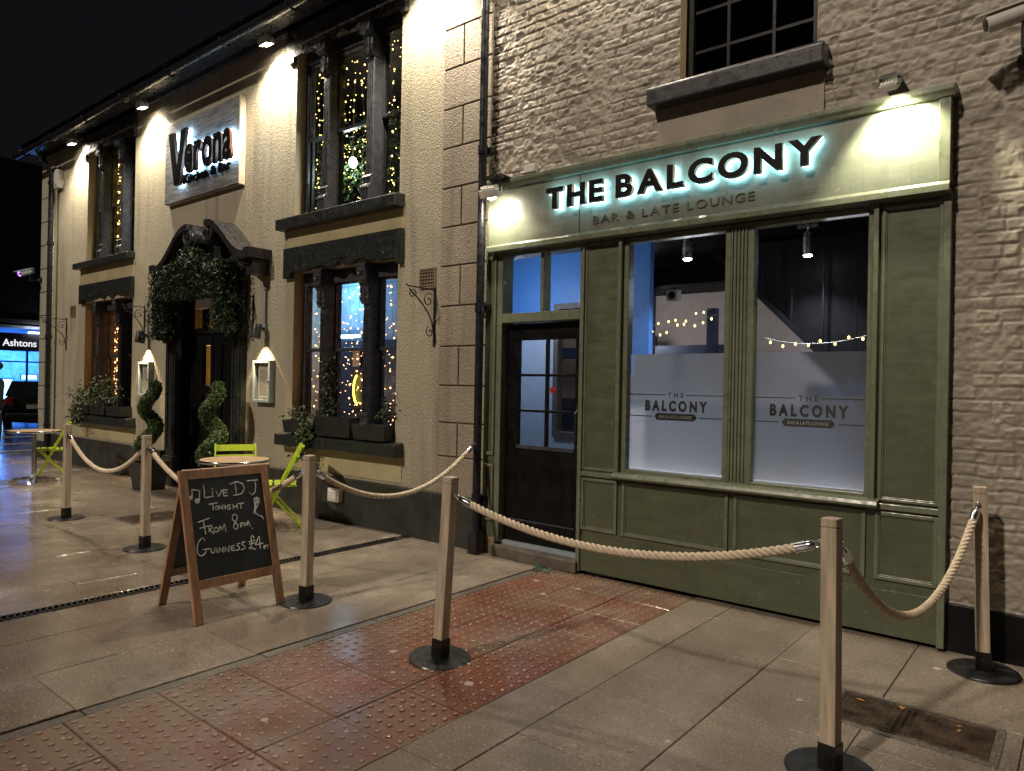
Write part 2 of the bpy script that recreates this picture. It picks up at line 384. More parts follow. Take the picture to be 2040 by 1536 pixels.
cam = bpy.data.cameras.new('camera'); co_ = bpy.data.objects.new('camera', cam); COL.objects.link(co_)
yaw, pitch, roll = -.681, .0003, .019
a = Vector((math.sin(yaw)*math.cos(pitch), math.cos(yaw)*math.cos(pitch), math.sin(pitch)))
r_ = Vector((math.cos(yaw), -math.sin(yaw), 0)); u_ = r_.cross(a)
r2 = r_*math.cos(roll) + u_*math.sin(roll); u2 = -r_*math.sin(roll) + u_*math.cos(roll)
co_.matrix_world = Matrix(((r2[0],u2[0],-a[0],0),(r2[1],u2[1],-a[1],-4.87),(r2[2],u2[2],-a[2],1.5),(0,0,0,1)))
cam.sensor_width = 36; cam.lens = 36*1420/2040; cam.clip_end = 800; cam.clip_start = .05
S.camera = co_
S.view_settings.view_transform = 'Standard'; S.view_settings.look = 'None'; S.view_settings.exposure = .74; S.view_settings.gamma = 1
S.cycles.use_denoising = True
S.cycles.max_bounces = 8; S.cycles.transparent_max_bounces = 12; S.cycles.sample_clamp_indirect = 4; S.cycles.sample_clamp_direct = 0
S.cycles.caustics_reflective = False; S.cycles.caustics_refractive = False

def spot(loc, target, power, size, blend, col, parent=None, rad=.04):
    l = bpy.data.lights.new('spot_light', 'SPOT'); l.energy = power; l.spot_size = R(size); l.spot_blend = blend; l.color = col; l.shadow_soft_size = rad
    o = bpy.data.objects.new('spot_light', l); COL.objects.link(o)
    o.location = loc; o.rotation_euler = (Vector(target)-Vector(loc)).to_track_quat('-Z', 'Y').to_euler()
    if parent is not None: par(o, parent)
    return o
def point(loc, power, col, rad=.1, parent=None):
    l = bpy.data.lights.new('point_light', 'POINT'); l.energy = power; l.color = col; l.shadow_soft_size = rad
    o = bpy.data.objects.new('point_light', l); COL.objects.link(o); o.location = loc
    if parent is not None: par(o, parent)
    return o

# ------------------------------------------------------------------ ground
g = MB(); g.add([(-300,-300,-.10),(300,-300,-.10),(300,300,-.10),(-300,300,-.10)], [(0,1,2,3)])
struct(g.build('ground', M['ground']))
def slab(mb, x0, x1, y0, y1, z=0., gap=.0019, ch=.0028, tilt=.0015):
    x0 += gap; x1 -= gap; y0 += gap; y1 -= gap
    dz = [z + rng.uniform(-tilt, tilt) for _ in range(4)]
    b = rng.uniform(-tilt, tilt); dz = [q + b for q in dz]
    P = [(x0,y0),(x1,y0),(x1,y1),(x0,y1)]; Q = [(x0+ch,y0+ch),(x1-ch,y0+ch),(x1-ch,y1-ch),(x0+ch,y1-ch)]
    vs = [(*q, h) for q, h in zip(Q, dz)] + [(*q, h-.003) for q, h in zip(P, dz)] + [(*q, -.03) for q in P]
    fs = [(0,1,2,3)]
    for i in range(4):
        j = (i+1) % 4; fs += [(i,4+i,4+j,j), (4+i,8+i,8+j,4+j)]
    mb.add(vs, fs)
bed = MB(); bed.add([(-16.2,-12,-.018),(6,-12,-.018),(6,.2,-.018),(-16.2,.2,-.018)], [(0,1,2,3)])
struct(bed.build('pavement_bed', mat('joint_dirt', (.05,.043,.034), .6, bump=.5)))
pv = MB()
xs_l = [-16.2,-15.6,-15,-14.4,-13.8,-13.2,-12.6,-12.05,-11.5,-10.9,-10.3,-9.7,-9.1,-8.5,-7.9,-7.3,-6.7,-6.1,-5.68,-5.265]
xs_m = [-5.135,-4.66,-4.09,-3.535]
xs_r = [-2.185,-1.9,-1.345,-.77,-.2,.37,.95,1.6,2.3,3.0]
first = {-4.66: -3.19, -4.09: -3.59, -5.135: -1.66, -1.9: -.94, -1.345: -1.62, -.77: -.98, -2.185: -1.36}
for xs in (xs_l, xs_m, xs_r):
    for x0, x1 in zip(xs, xs[1:]):
        y = 0.02; ys = [y]
        f = first.get(x0)
        if f is not None:
            n = max(1, round(-f/.82)); ys += [y + (f-y)*i/n for i in range(1, n+1)]
        while ys[-1] > -9: ys.append(ys[-1] - rng.choice((.6,.75,.9,.9)))
        for ya, yb in zip(ys, ys[1:]): slab(pv, x0, x1, yb, ya)
struct(pv.build('pavement', M['pave']))
st = MB(); y = .02
while y > -9: slab(st, -3.52, -3.445, y-.9, y, -.001, .003, .003, .001); y -= .9
struct(st.build('pavement_edging', M['strip']))
# tactile tiles with blisters
tp = MB(); X0, tw, pt = -3.442, .4185, .405
for i in range(3):
    for j in range(16):
        xa = X0 + i*tw; yb = -.03 - j*pt
        slab(tp, xa, xa+tw, yb-pt, yb, .0, .003, .004, .0015)
        if j < 12:
            for a_ in range(6):
                for b_ in range(6):
                    cx = xa + (a_+.5)*tw/6; cy = yb - (b_+.5)*pt/6; n = 10; h = .0055
                    vs = [(cx+rr*math.cos(2*PI*q/n), cy+rr*math.sin(2*PI*q/n), z) for rr, z in ((.0135,-.001),(.0115,h*.8),(.0085,h)) for q in range(n)]
                    fs = [(l*n+q, l*n+(q+1)%n, (l+1)*n+(q+1)%n, (l+1)*n+q) for l in range(2) for q in range(n)] + [tuple(2*n+q for q in range(n))]
                    tp.add(vs, fs)
struct(tp.build('tactile_paving', M['redpave']))
# far road and kerbs
rd = MB(); rd.add([(-29.4,-60,-.06),(-16.35,-60,-.06),(-16.35,80,-.06),(-29.4,80,-.06)], [(0,1,2,3)]); struct(rd.build('road', M['asphalt']))
rm = MB()
for xx in (-17.4, -19.2, -21.4, -24.0, -27.5):
    rm.add([(xx-.1,-10,-.055),(xx+.1,-10,-.055),(xx+.1,6.5,-.055),(xx-.1,6.5,-.055)], [(0,1,2,3)])
struct(rm.build('road_marking', M['roadpaint']))
kb = MB(); kb.box(-16.35,-16.2,-60,-.02,-.1,.002); kb.box(-29.55,-29.4,-60,80,-.1,.03); struct(kb.build('kerb', M['kerb']))
fp = MB(); fp.add([(-31.2,-60,.025),(-29.55,-60,.025),(-29.55,80,.025),(-31.2,80,.025)], [(0,1,2,3)]); struct(fp.build('far_pavement', M['strip']))

# drain channel
dr = thing('drain_channel', 'narrow black slotted drain channel crossing the wet paving', 'drain', (-5.2,-.2,0))
q = MB(); q.box(-5.262,-5.25,-9,-.16,-.03,.001); q.box(-5.15,-5.138,-9,-.16,-.03,.001); q.build('channel_edge', M['socket'], dr)
q = MB(); yy = -.2
while yy > -8.9:
    q.bar((-5.25,yy,-.004),(-5.20,yy-.022,-.004),.012,.01); q.bar((-5.20,yy-.022,-.004),(-5.15,yy,-.004),.012,.01); yy -= .036
q.box(-5.204,-5.196,-8.9,-.2,-.012,-.003); q.build('grate', mat('drain_iron', (.028,.026,.024), .4, .4, var=.5), dr)
# covers
def cover(x0, x1, y0, y1, label, ori):
    t = thing('utility_cover', label, 'cover', ((x0+x1)/2,(y0+y1)/2,0))
    q = MB(); q.box(x0-.035,x1+.035,y0-.035,y1+.035,-.02,.0032); q.build('surround', M['strip'], t)
    q = MB(); wv = .02
    q.box(x0,x0+wv,y0,y1,-.02,.0075); q.box(x1-wv,x1,y0,y1,-.02,.0075); q.box(x0+wv,x1-wv,y0,y0+wv,-.02,.0075); q.box(x0+wv,x1-wv,y1-wv,y1,-.02,.0075)
    q.build('frame', M['ironc'], t, bevel=.002)
    q = MB(); q.box(x0+wv+.002,x1-wv-.002,y0+wv+.002,y1-wv-.002,-.02,.0055)
    nx = int((x1-x0-2*wv)/.026); ny = int((y1-y0-2*wv)/.026)
    for i in range(nx):
        for j in range(ny):
            cx = x0+wv+.016+i*.026; cy = y0+wv+.016+j*.026
            if rng.random() < .94: q.box(cx-.007,cx+.007,cy-.004,cy+.004,.0052,.0092)
    q.build('lid', M['ironc'], t); return t
cover(-.93,-.30,-1.37,-1.02, 'rusty studded metal cover set in paving by the nearest rope post', 'x')
cover(-8.1,-7.62,-1.62,-1.0, 'rusty square chamber cover set in wet paving behind the chalkboard', 'x')
for k in range(5):  # small orange flecks scattered over the cover
    cx, cy = -.9+.55*rng.random(), -1.16+.1*rng.random()
    q = MB(); an = rng.random()*PI; L = rng.uniform(.012,.03)
    q.add([(cx+L*math.cos(an),cy+L*math.sin(an),.0105),(cx-L*.35*math.sin(an),cy+L*.35*math.cos(an),.012),(cx-L*math.cos(an),cy-L*math.sin(an),.0105),(cx+L*.35*math.sin(an),cy-L*.35*math.cos(an),.012)], [(0,1,2,3)])
    tag(q.build('orange_fleck', M['orangefleck']), 'small orange fleck lying on the rusty studded cover', 'leaf', 'orange flecks on the metal cover')
q = MB()
for k in range(26):
    c = Vector((-3.42+rng.uniform(-.10,.10), -.20+rng.uniform(-.05,.05), rng.uniform(.003,.03))); an = rng.random()*6.3; L = rng.uniform(.02,.045)
    dx, dy = math.cos(an)*L, math.sin(an)*L
    q.add([c+Vector((dx,dy,.01)), c+Vector((-dy*.25,dx*.25,0)), c+Vector((-dx,-dy,0)), c+Vector((dy*.25,-dx*.25,.004))], [(0,1,2,3)])
tag(q.build('litter', M['greenlitter']), 'torn green plastic scrap lying at the black door step', 'litter')

# ------------------------------------------------------------------ pub building (cream render)
pub = thing('pub_building', 'cream rendered two storey pub with dark windows and strings of fairy lights', 'building', (-10,0,0))
WT = 5.70
holes = [(-7.28,-5.46,3.42,5.40),(-7.26,-5.46,.90,2.78),(-13.36,-11.54,3.44,5.40),(-13.38,-11.54,.90,2.78),(-10.42,-8.42,.0,2.85)]
def wall_with_holes(x0, x1, z0, z1, holes, depth):
    xs = sorted({x0, x1, *[h[i] for h in holes for i in (0, 1)]}); zs = sorted({z0, z1, *[h[i] for h in holes for i in (2, 3)]})
    front = MB(); rev = MB()
    inh = lambda x, z: any(h[0] < x < h[1] and h[2] < z < h[3] for h in holes)
    for xa, xb in zip(xs, xs[1:]):
        for za, zb in zip(zs, zs[1:]):
            if not inh((xa+xb)/2, (za+zb)/2): front.add([(xa,0,za),(xb,0,za),(xb,0,zb),(xa,0,zb)], [(0,1,2,3)])
    for h in holes:
        a, b, c, e = h
        rev.add([(a,0,c),(a,0,e),(a,depth,e),(a,depth,c)], [(0,1,2,3)]); rev.add([(b,0,c),(b,0,e),(b,depth,e),(b,depth,c)], [(0,1,2,3)])
        rev.add([(a,0,e),(b,0,e),(b,depth,e),(a,depth,e)], [(0,1,2,3)]); rev.add([(a,0,c),(b,0,c),(b,depth,c),(a,depth,c)], [(0,1,2,3)])
    return front, rev
fr, rv = wall_with_holes(-14.88, -4.84, 0, WT, holes, .26)
fr.build('wall', M['stucco'], pub); rv.build('window_reveal', M['reveal'], pub)
q = MB(); q.box(-15.5,-15.3,.0,9,0,WT); q.build('side_wall', M['quoin_side'], pub)
# smooth bands between upper sill and lower lintel
for a_, b_, c_, e_ in ((-7.40,-5.37,3.06,3.27),(-13.56,-11.5,3.08,3.35)):
    q = MB(); q.box(a_,b_,-.012,.02,c_,e_); q.build('wall_band', M['band'], pub)
for a_, b_, c_, e_ in ((-7.38,-5.35,.50,.76),(-13.56,-11.4,.5,.74)):
    q = MB(); q.box(a_,b_,-.008,.02,c_,e_); q.build('wall_band', M['band'], pub)
# quoins right (courses of ~.375) and left
q = MB(); z = .0; k = 0
zq = [0,.42,.82,1.14,1.49,1.86,2.24,2.62,2.99,3.36,3.74,4.11,4.49,4.87,5.25,WT]
for za, zb in zip(zq, zq[1:]):
    gp = .007
    if k % 2 == 1: q.box(-4.84,-4.235,-.02,.06,za+gp,zb-gp)
    else:
        q.box(-4.84,-4.58-gp,-.02,.06,za+gp,zb-gp); q.box(-4.58+gp,-4.235,-.02,.06,za+gp,zb-gp)
    k += 1
q.build('quoin', M['quoin'], pub, bevel=.006)
q = MB(); q.box(-4.84,-4.235,-.004,.05,0,WT); q.build('quoin_joint', mat('quoin_joint_paint', (.16,.12,.08), .8), pub)
q = MB()
for i in range(13): q.box(-15.5,-14.88,-.02,-.001,.02+i*.44,.02+i*.44+.425)
q.build('quoin', M['quoin_side'], pub, bevel=.005)
q = MB(); q.box(-15.5,-14.88,0,.05,0,WT); q.build('quoin_joint', M['quoin_side'], pub)
# plinth
q = MB(); q.box(-14.86,-10.42,-.06,.02,-.02,.47); q.box(-8.32,-4.24,-.06,.02,-.02,.47); q.build('plinth', M['plinth'], pub, bevel=.012)
q = MB(); q.box(-15.56,-14.86,-.05,-.021,-.02,.3); q.build('plinth', M['plinth'], pub)
# eaves
q = MB(); q.box(-15.6,-4.25,-.30,.3,WT,WT+.09); q.box(-15.6,-4.4,-.33,-.30,WT-.06,WT+.09); q.box(-15.6,-4.4,-.05,-.0,WT-.08,WT-.001)
q.build('soffit', M['darktrim'], pub)
def hpr(xx): return [(xx, -.40+.065*math.cos(t), WT-.08+.065*math.sin(t)) for t in np.linspace(PI, 2*PI, 9)]
q = MB(); A = hpr(-15.7); B = hpr(-4.38); A2 = [(v[0],-.40+(v[1]+.40)*.9,WT-.08+(v[2]-WT+.08)*.9) for v in A]; B2 = [(v[0],-.40+(v[1]+.40)*.9,WT-.08+(v[2]-WT+.08)*.9) for v in B]
q.add(A+B, [(i,i+1,10+i,9+i) for i in range(8)]); q.add(A2+B2, [(i,9+i,10+i,i+1) for i in range(8)])
for xx in np.arange(-15.2,-4.5,1.4): q.tube([(xx,v[1]*1.0,v[2]) for v in [(0,-.40+.072*math.cos(t),WT-.08+.072*math.sin(t)) for t in np.linspace(PI*.95,2.05*PI,9)]], .012, 6)
q.build('gutter', M['pipe'], pub, True)
q = MB(); q.prism([(-.42,WT+.05),(6,WT+4.2),(6,WT+.12),(-.3,WT+.0905)], -15.6, -4.4, 'x'); q.build('roof', M['darktrim'], pub)
q = MB()
for y0 in (0,):
    q.tube([(-14.74,-.11,.02),(-14.74,-.11,5.2),(-14.74,-.36,5.6)], .045, 10)
    for zz in (.6,2.2,3.9,5.0): q.tube([(-14.74,-.11,zz),(-14.74,-.11,zz+.06)], .058, 10)
q.build('drainpipe', M['pipe'], pub, 'auto')
q = MB(); q.tube([(-4.225,-.13,.06),(-4.225,-.13,6.5)], .037, 12); q.box(-4.275,-4.175,-.18,-.08,.0,.2)
for zz in (.45,2.15,3.55,5.0): q.tube([(-4.225,-.13,zz),(-4.225,-.13,zz+.08)], .046, 12); q.box(-4.285,-4.165,-.09,-.03,zz+.01,zz+.07)
q.build('drainpipe', M['pipe'], pub, 'auto')

# ---- window sets
def column(cx, z0, z1, yf):
    q = MB(); w_ = .056
    q.box(cx-w_,cx+w_,yf,yf+.10,z0+.26,z1-.42)                       # shaft
    for i in range(4): q.box(cx-w_+.010+i*.027,cx-w_+.021+i*.027+.004,yf-.010,yf+.001,z0+.30,z1-.47)
    prof = [(yf-.06,z0),(yf-.06,z0+.13),(yf-.075,z0+.135),(yf-.07,z0+.16),(yf-.035,z0+.19),(yf-.03,z0+.23),(yf-.045,z0+.26),(yf-.02,z0+.29),(yf+.10,z0+.29),(yf+.10,z0)]
    q.prism(prof, cx-.068, cx+.068, 'x')
    prof = [(yf+.1,z1),(yf-.10,z1),(yf-.10,z1-.16),(yf-.115,z1-.165),(yf-.115,z1-.185),(yf-.07,z1-.20),(yf-.045,z1-.24),(yf-.05,z1-.30),(yf-.04,z1-.33),(yf-.055,z1-.36),(yf-.035,z1-.40),(yf-.02,z1-.42),(yf+.1,z1-.42)]
    q.prism(prof, cx-.068, cx+.068, 'x')
    q.lathe([(.0,.018),(.022,.016),(.03,.004),(.042,.010),(.046,.0)], (cx,yf-.10,z1-.08), 14, Matrix.Rotation(PI/2,3,'X'))
    q.box(cx-.02,cx+.02,yf-.06,yf-.04,z1-.40,z1-.2); return q
def triple(x0, x1, z0, z1, lint, sill, peel=False, cols=(-.37,.39), rail=.5):
    W = thing  # noqa
    cx = (x0+x1)/2; yf = .03
    fr = MB(); fr.frame(x0+.001,x1-.001,z0,z1-.001,.055,.13,.22)
    fr.box(x0+.06,x1-.06,.10,.22,z1-.16,z1-.056)
    win = fr.build('window', M['darktrim'], pub, bevel=.004)
    cxs = [cx+cols[0], cx+cols[1]]
    edges = [x0+.05, cxs[0]-.05, cxs[0]+.05, cxs[1]-.05, cxs[1]+.05, x1-.05]
    zt = z1-.16; zb = z0+.055; zm = zb+(zt-zb)*rail
    for i in range(3):
        a_, b_ = edges[2*i]-.012, edges[2*i+1]+.012
        s = MB(); s.frame(a_,b_,zm-.02,zt+.02,.036,.145,.18); s.frame(a_,b_,zb-.02,zm+.025,.036,.181,.215); s.build('sash', M['darktrim'], win, bevel=.003)
        s = MB(); s.add([(a_+.04,.165,zm+.02),(b_-.04,.165,zm+.02),(b_-.04,.165,zt-.02),(a_+.04,.165,zt-.02)], [(0,1,2,3)])
        s.add([(a_+.04,.2,zb+.02),(b_-.04,.2,zb+.02),(b_-.04,.2,zm-.018),(a_+.04,.2,zm-.018)], [(0,1,2,3)]); s.build('pane', M['glass'], win)
    for c in cxs:
        s = MB(); s.box(c-.055,c+.055,.125,.24,z0+.05,z1-.05); s.build('mullion', M['darktrim'], win)
        column(c, z0, z1-.02, yf).build('column', M['darktrim'] , win, bevel=.004)
    # lintel with scalloped lower edge
    lx0, lx1, lz0, lz1 = lint
    s = MB(); pts = [(lx0,lz1),(lx0,lz0)]
    xx = x0+.02; pts += [(x0-.02,lz0),(x0-.0,lz0+.06)]
    n = 60
    for i in range(1, n):
        x = x0+(x1-x0)*i/n; u = (x-x0)/(x1-x0)
        near = min(abs(x-c) for c in cxs)
        zz = lz0+.06 + .05*max(0, 1-near/.22)*(1+.3*math.sin(u*40)) + .10*math.exp(-((u-.5)/.035)**2)*.6 + (rng.uniform(-.012,.012) if peel else .004*math.sin(u*70))
        pts.append((x, zz))
    pts += [(x1,lz0+.06),(x1+.02,lz0),(lx1,lz0),(lx1,lz1)]
    s.prism(pts, -.05, .0, 'y'); s.build('lintel', M['peel'] if peel else M['dark'], win)
    for k_ in (-1, 1):   # carved scroll on the lintel
        s = MB(); s.tube([(cx+.0+k_*(.03+.02*t*6.+.20*t), -.05, lz0+.12+.05*math.sin(t*PI*1.4+.4)*(1-t)) for t in np.linspace(0,1,12)], [.014*(1-.6*t) for t in np.linspace(0,1,12)], 6)
        s.build('carving', M['dark'], win, True)
        s = MB(); s.tube([(cx+k_*(.62+.13*t), -.05, lz0+.10+.05*math.sin(t*PI)) for t in np.linspace(0,1,8)], .01, 6); s.build('carving', M['dark'], win, True)
    sx0, sx1, sz0, sz1 = sill
    s = MB(); s.prism([(-.13,sz0),(-.13,sz1-.02),(.128,sz1+.01),(.128,sz0)], sx0, sx1, 'x'); s.build('sill', M['dark'], win, bevel=.012)
    return win
# rooms behind
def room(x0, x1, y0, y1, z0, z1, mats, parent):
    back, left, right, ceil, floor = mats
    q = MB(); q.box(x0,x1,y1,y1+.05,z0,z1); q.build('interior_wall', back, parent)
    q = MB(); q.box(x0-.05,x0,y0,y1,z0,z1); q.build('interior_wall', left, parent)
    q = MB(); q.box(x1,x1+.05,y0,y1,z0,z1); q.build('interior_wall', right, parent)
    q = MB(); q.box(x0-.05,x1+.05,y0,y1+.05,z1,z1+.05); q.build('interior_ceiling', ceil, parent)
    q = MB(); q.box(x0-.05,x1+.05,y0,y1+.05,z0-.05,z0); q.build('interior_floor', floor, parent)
wins = []
w_ur = triple(-7.28,-5.46,3.42,5.40,(-7.42,-5.37,5.24,5.69),(-7.48,-5.38,3.27,3.42), True)
w_lr = triple(-7.26,-5.46,.90,2.78,(-7.42,-5.37,2.71,3.06),(-7.42,-5.33,.76,.91), rail=.55)
w_ul = triple(-13.36,-11.54,3.44,5.40,(-13.5,-11.5,5.24,5.69),(-13.63,-11.5,3.35,3.47), True)
w_ll = triple(-13.38,-11.54,.90,2.78,(-13.55,-11.5,2.76,3.08),(-13.58,-11.37,.74,.90), rail=.55)
warm = mat('warm_interior_plaster', (.5,.34,.24), .7)
coolw = mat('pale_interior_plaster', (.45,.5,.55), .7)
room(-8.7,-5.45,.24,1.5,.4,3.1,(coolw, warm, coolw, coolw, M['floorint']), pub)
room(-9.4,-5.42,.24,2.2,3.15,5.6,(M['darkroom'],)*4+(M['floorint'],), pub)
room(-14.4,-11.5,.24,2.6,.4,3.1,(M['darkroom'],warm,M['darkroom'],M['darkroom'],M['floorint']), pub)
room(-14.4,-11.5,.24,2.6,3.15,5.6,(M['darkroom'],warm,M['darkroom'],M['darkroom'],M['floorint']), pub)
# lower right room content
t = thing('light_tube', 'glowing blue white light tube inside the lower window beside the drainpipe', 'lamp', (-8.1,1.4,2.1))
q = MB(); q.tube([(-8.55,1.36,2.14),(-7.75,1.36,2.14)], .022, 8); q.build('tube', emit('blue_tube', (.35,.75,1.), 10), t)
q = MB(); q.box(-8.57,-7.73,1.39,1.41,2.10,2.18); q.build('fitting', M['darktrim'], t)
point((-8.0,1.1,2.75), 20, (.16,.5,1.), .15, t)
point((-7.9,.5,1.5), 9, (1.,.72,.5), .15, t)
q = MB(); q.box(-8.65,-5.5,1.42,1.47,.45,2.08); q.build('interior_panel', M['darkblue'], pub)
t = thing('neon_sign', 'yellow crescent neon sign glowing inside the lower window with ivy boxes', 'neon sign', (-7.8,1.35,1.4))
q = MB(); q.tube([(-7.72+.10*math.cos(a_),1.34,1.41+.20*math.sin(a_)) for a_ in np.linspace(R(110),R(255),14)], .012, 8); q.build('neon_tube', emit('yellow_neon', (1.,.75,.05), 6), t, True)
q = MB(); q.box(-7.88,-7.66,1.37,1.40,1.15,1.68); q.build('backing', M['darkroom'], t)
t = thing('picture', 'small framed warm picture on the dark wall inside the lower window', 'picture', (-7.85,1.4,1.8))
q = MB(); q.frame(-7.95,-7.74,1.70,1.98,.02,1.385,1.415); q.build('picture_frame', M['darktrim'], t)
q = MB(); q.box(-7.935,-7.755,1.40,1.41,1.715,1.965); q.build('picture_face', mat('picture_print', (.4,.25,.14), .6, var=.6, vscale=15), t)
# upstairs: pendant and plants
def leafcloud(pts, size, elong=.5, droop=0, fold=.25):
    mb = MB()
    for p in pts:
        n = Vector((rng.gauss(0,1), rng.gauss(0,1), rng.gauss(0,1))).normalized(); u = n.orthogonal().normalized()
        u = (Matrix.Rotation(rng.random()*6.283,3,n) @ u); u = (u + Vector((0,0,-droop))).normalized(); v = u.cross(n)
        if v.length < 1e-3: continue
        v.normalize(); n = u.cross(v); s = size*rng.uniform(.6,1.35); p = Vector(p)
        mb.add([p - u*s, p + v*s*elong + n*s*fold, p + u*s, p - v*s*elong + n*s*fold], [(0,1,2),(0,2,3)])
    return mb
for (px_, py_, pz_, lb) in ((-7.05,.8,3.2,'leafy potted plant standing behind the middle upstairs light string'),(-6.3,.75,3.2,'leafy potted plant behind the right end of the upper window'),(-7.9,.8,3.2,'leafy potted plant behind the left end of the upper window')):
    t = thing('potted_plant', lb, 'plant', (px_,py_,pz_), 'plants inside the upper window')
    q = MB(); q.lathe([(.10,0),(.14,.28),(.12,.28),(.11,.24)], (px_,py_,pz_), 16); q.build('pot', M['planter'], t, 'auto')
    q = MB(); q.tube([(px_,py_,pz_+.2),(px_+.03,py_,pz_+.6),(px_,py_,pz_+1.1)], .015, 6); q.build('stem', M['stem'], t)
    leafcloud([(px_+rng.gauss(0,.20),py_+rng.gauss(0,.16),pz_+.9+rng.gauss(0,.33)) for _ in range(420)], .05, .3, .3).build('foliage', M['leafb'], t)
t = thing('pendant_lamp', 'white glowing pendant lamp hanging behind the upper window', 'lamp', (-6.98,.6,4.2))
q = MB(); q.ball((-6.98,.6,4.17), .05, 12, 8, (1,1,1.3)); q.build('lamp_shade', emit('pendant_glow', (.75,.95,1.), 14), t, True)
q = MB(); q.tube([(-6.98,.6,4.24),(-6.98,.6,5.58)], .006, 6); q.build('cord', M['wire'], t)
point((-6.98,.5,4.05), 9, (.75,.95,1.), .06, t); point((-7.6,1.6,5.0), 4, (1.,.75,.5), .2, t)
point((-12.8,1.2,5.0), 3, (1.,.7,.4), .2, pub); point((-13.2,1.0,2.2), 4, (1.,.6,.35), .2, pub)

# curtain string lights
bulb_mesh = {}
def bulbm(mt, r=.011):
    key = (mt.name, r)
    if key not in bulb_mesh:
        q = MB(); q.ball((0,0,0), r, 6, 4, (1,1,1.3)); me = bpy.data.meshes.new('bulb'); me.from_pydata(q.v, [], q.f); me.materials.append(mt); bulb_mesh[key] = me
    return bulb_mesh[key]
def curtain(x0, x1, y, z0, z1, n, mt, label, per=10, r=.011, skip=0):
    t = thing('string_lights', label, 'string lights', ((x0+x1)/2,y,z1), 'curtain string lights inside the pub windows')
    q = MB(); q.tube([(x0,y,z1),(x1,y,z1)], .003, 5); q.build('header_wire', M['wire'], t)
    for i in range(n):
        x = x0+(x1-x0)*(i+.5)/n + rng.uniform(-.03,.03); zl = z0+rng.uniform(0,.35)*(rng.random() < .5)
        pts = [(x+.012*math.sin(j*1.3+i), y+.01*math.cos(j+i), z1+(zl-z1)*j/10) for j in range(11)]
        q = MB(); q.tube(pts, .0022, 4); s = q.build('strand', M['wire'], t)
        m = max(3, int(per*(z1-zl)/(z1-z0)))
        for j in range(m):
            tt = (j+rng.uniform(.25,.75))/m; k_ = tt*10; a_ = int(k_); f = k_-a_
            p = Vector(pts[a_]).lerp(Vector(pts[min(10,a_+1)]), f) + Vector((rng.uniform(-.02,.02), rng.uniform(-.015,.015), 0))
            b = bpy.data.objects.new('bulb', bulbm(mt, r)); COL.objects.link(b); b.location = p - Vector(t.location) ; b.parent = s
            b.matrix_parent_inverse = Matrix.Identity(4)
            b.location = p
    q = MB()
    for _ in range(260):
        q.ball((rng.uniform(x0,x1), y+rng.uniform(-.05,.08), rng.uniform(z0,z1)), r*.6, 5, 4)
    q.build('tiny_bulbs', mt, t)['kind'] = 'stuff'
    return t
curtain(-7.68,-5.85,.30,3.55,5.25,11,M['bulby'],'curtain of yellow fairy lights in the upper window right of the wooden sign',9,.0085)
curtain(-7.3,-5.8,.30,1.0,2.6,10,M['bulbp'],'curtain of amber fairy lights in the lower window with ivy boxes',9,.0085)
curtain(-13.9,-12.2,.30,3.6,5.2,9,M['bulby'],'curtain of yellow fairy lights in the upper window left of the wooden sign',8,.014)
curtain(-13.2,-12.2,.30,1.05,2.6,6,M['bulbp'],'curtain of amber fairy lights in the lower window left of the doorway',9,.014)

# ---- doorway of the pub
dw = thing('doorway', 'dark pub doorway with a swan neck broken pediment on tall pilasters', 'doorway', (-9.4,0,0))
q = MB()
for cx in (-10.12,-8.38):
    q.box(cx-.15,cx+.15,-.10,.03,.0,.42); q.box(cx-.12,cx+.12,-.07,.03,.42,2.75); q.box(cx-.16,cx+.16,-.12,.03,2.75,2.9); q.frame(cx-.09,cx+.09,.5,2.65,.03,-.085,-.069)
q.build('pilaster', M['dark'], dw, bevel=.006)
# swan neck pediment (two scrolls)
q = MB()
C0 = -9.03
def swan(sg):
    n = 26; up = []; lo = []
    for i in range(n+1):
        t_ = i/n; x = 1.17 - .95*t_
        z = 2.96 + .50*(.5-.5*math.cos(PI*min(1, t_*1.05)))
        th = .20 - .03*t_
        up.append((C0+sg*x, z+th*.5)); lo.append((C0+sg*x, z-th*.5))
    cx, cz = C0+sg*.235, 3.38
    return up, lo, (cx, cz)
for sg in (-1, 1):
    up, lo, cc = swan(sg)
    for (y0, y1, inset) in ((-.20,.0,.0),(-.26,-.19,.035),(-.31,-.25,.075)):
        for i in range(len(up)-1):
            a1, a2 = up[i], up[i+1]; b1, b2 = (lo[i][0], lo[i][1]+inset*1.2), (lo[i+1][0], lo[i+1][1]+inset*1.2)
            q.prism([b1,b2,a2,a1], y0, y1, 'y')
    # scroll volute
    q.tube([(cc[0]+(.145-.0145*a_)*math.cos(a_*sg*-1+ (PI/2 if True else 0))*sg*sg, -.26, cc[1]+(.145-.0145*a_)*math.sin(a_*-1*sg+PI/2)) for a_ in np.linspace(0,8.5,40)], .032, 8)
    q.lathe([(.15,0),(.15,.22),(.11,.24),(0,.25)], (cc[0],-.02,cc[1]), 22, Matrix.Rotation(PI/2,3,'X'))
    e = C0+sg*1.17; q.box(min(e,e+sg*.12),max(e,e+sg*.12),-.31,.0,2.97,3.09); q.box(min(e-sg*.08,e+sg*.06),max(e-sg*.08,e+sg*.06),-.22,.0,2.78,2.965)
q.build('pediment', M['peel'], dw, 'auto')
q = MB(); q.box(-10.2,-8.3,-.03,.03,2.70,3.2); q.box(-9.9,-8.5,-.025,.03,3.2,3.38); q.build('frieze', M['dark'], dw)
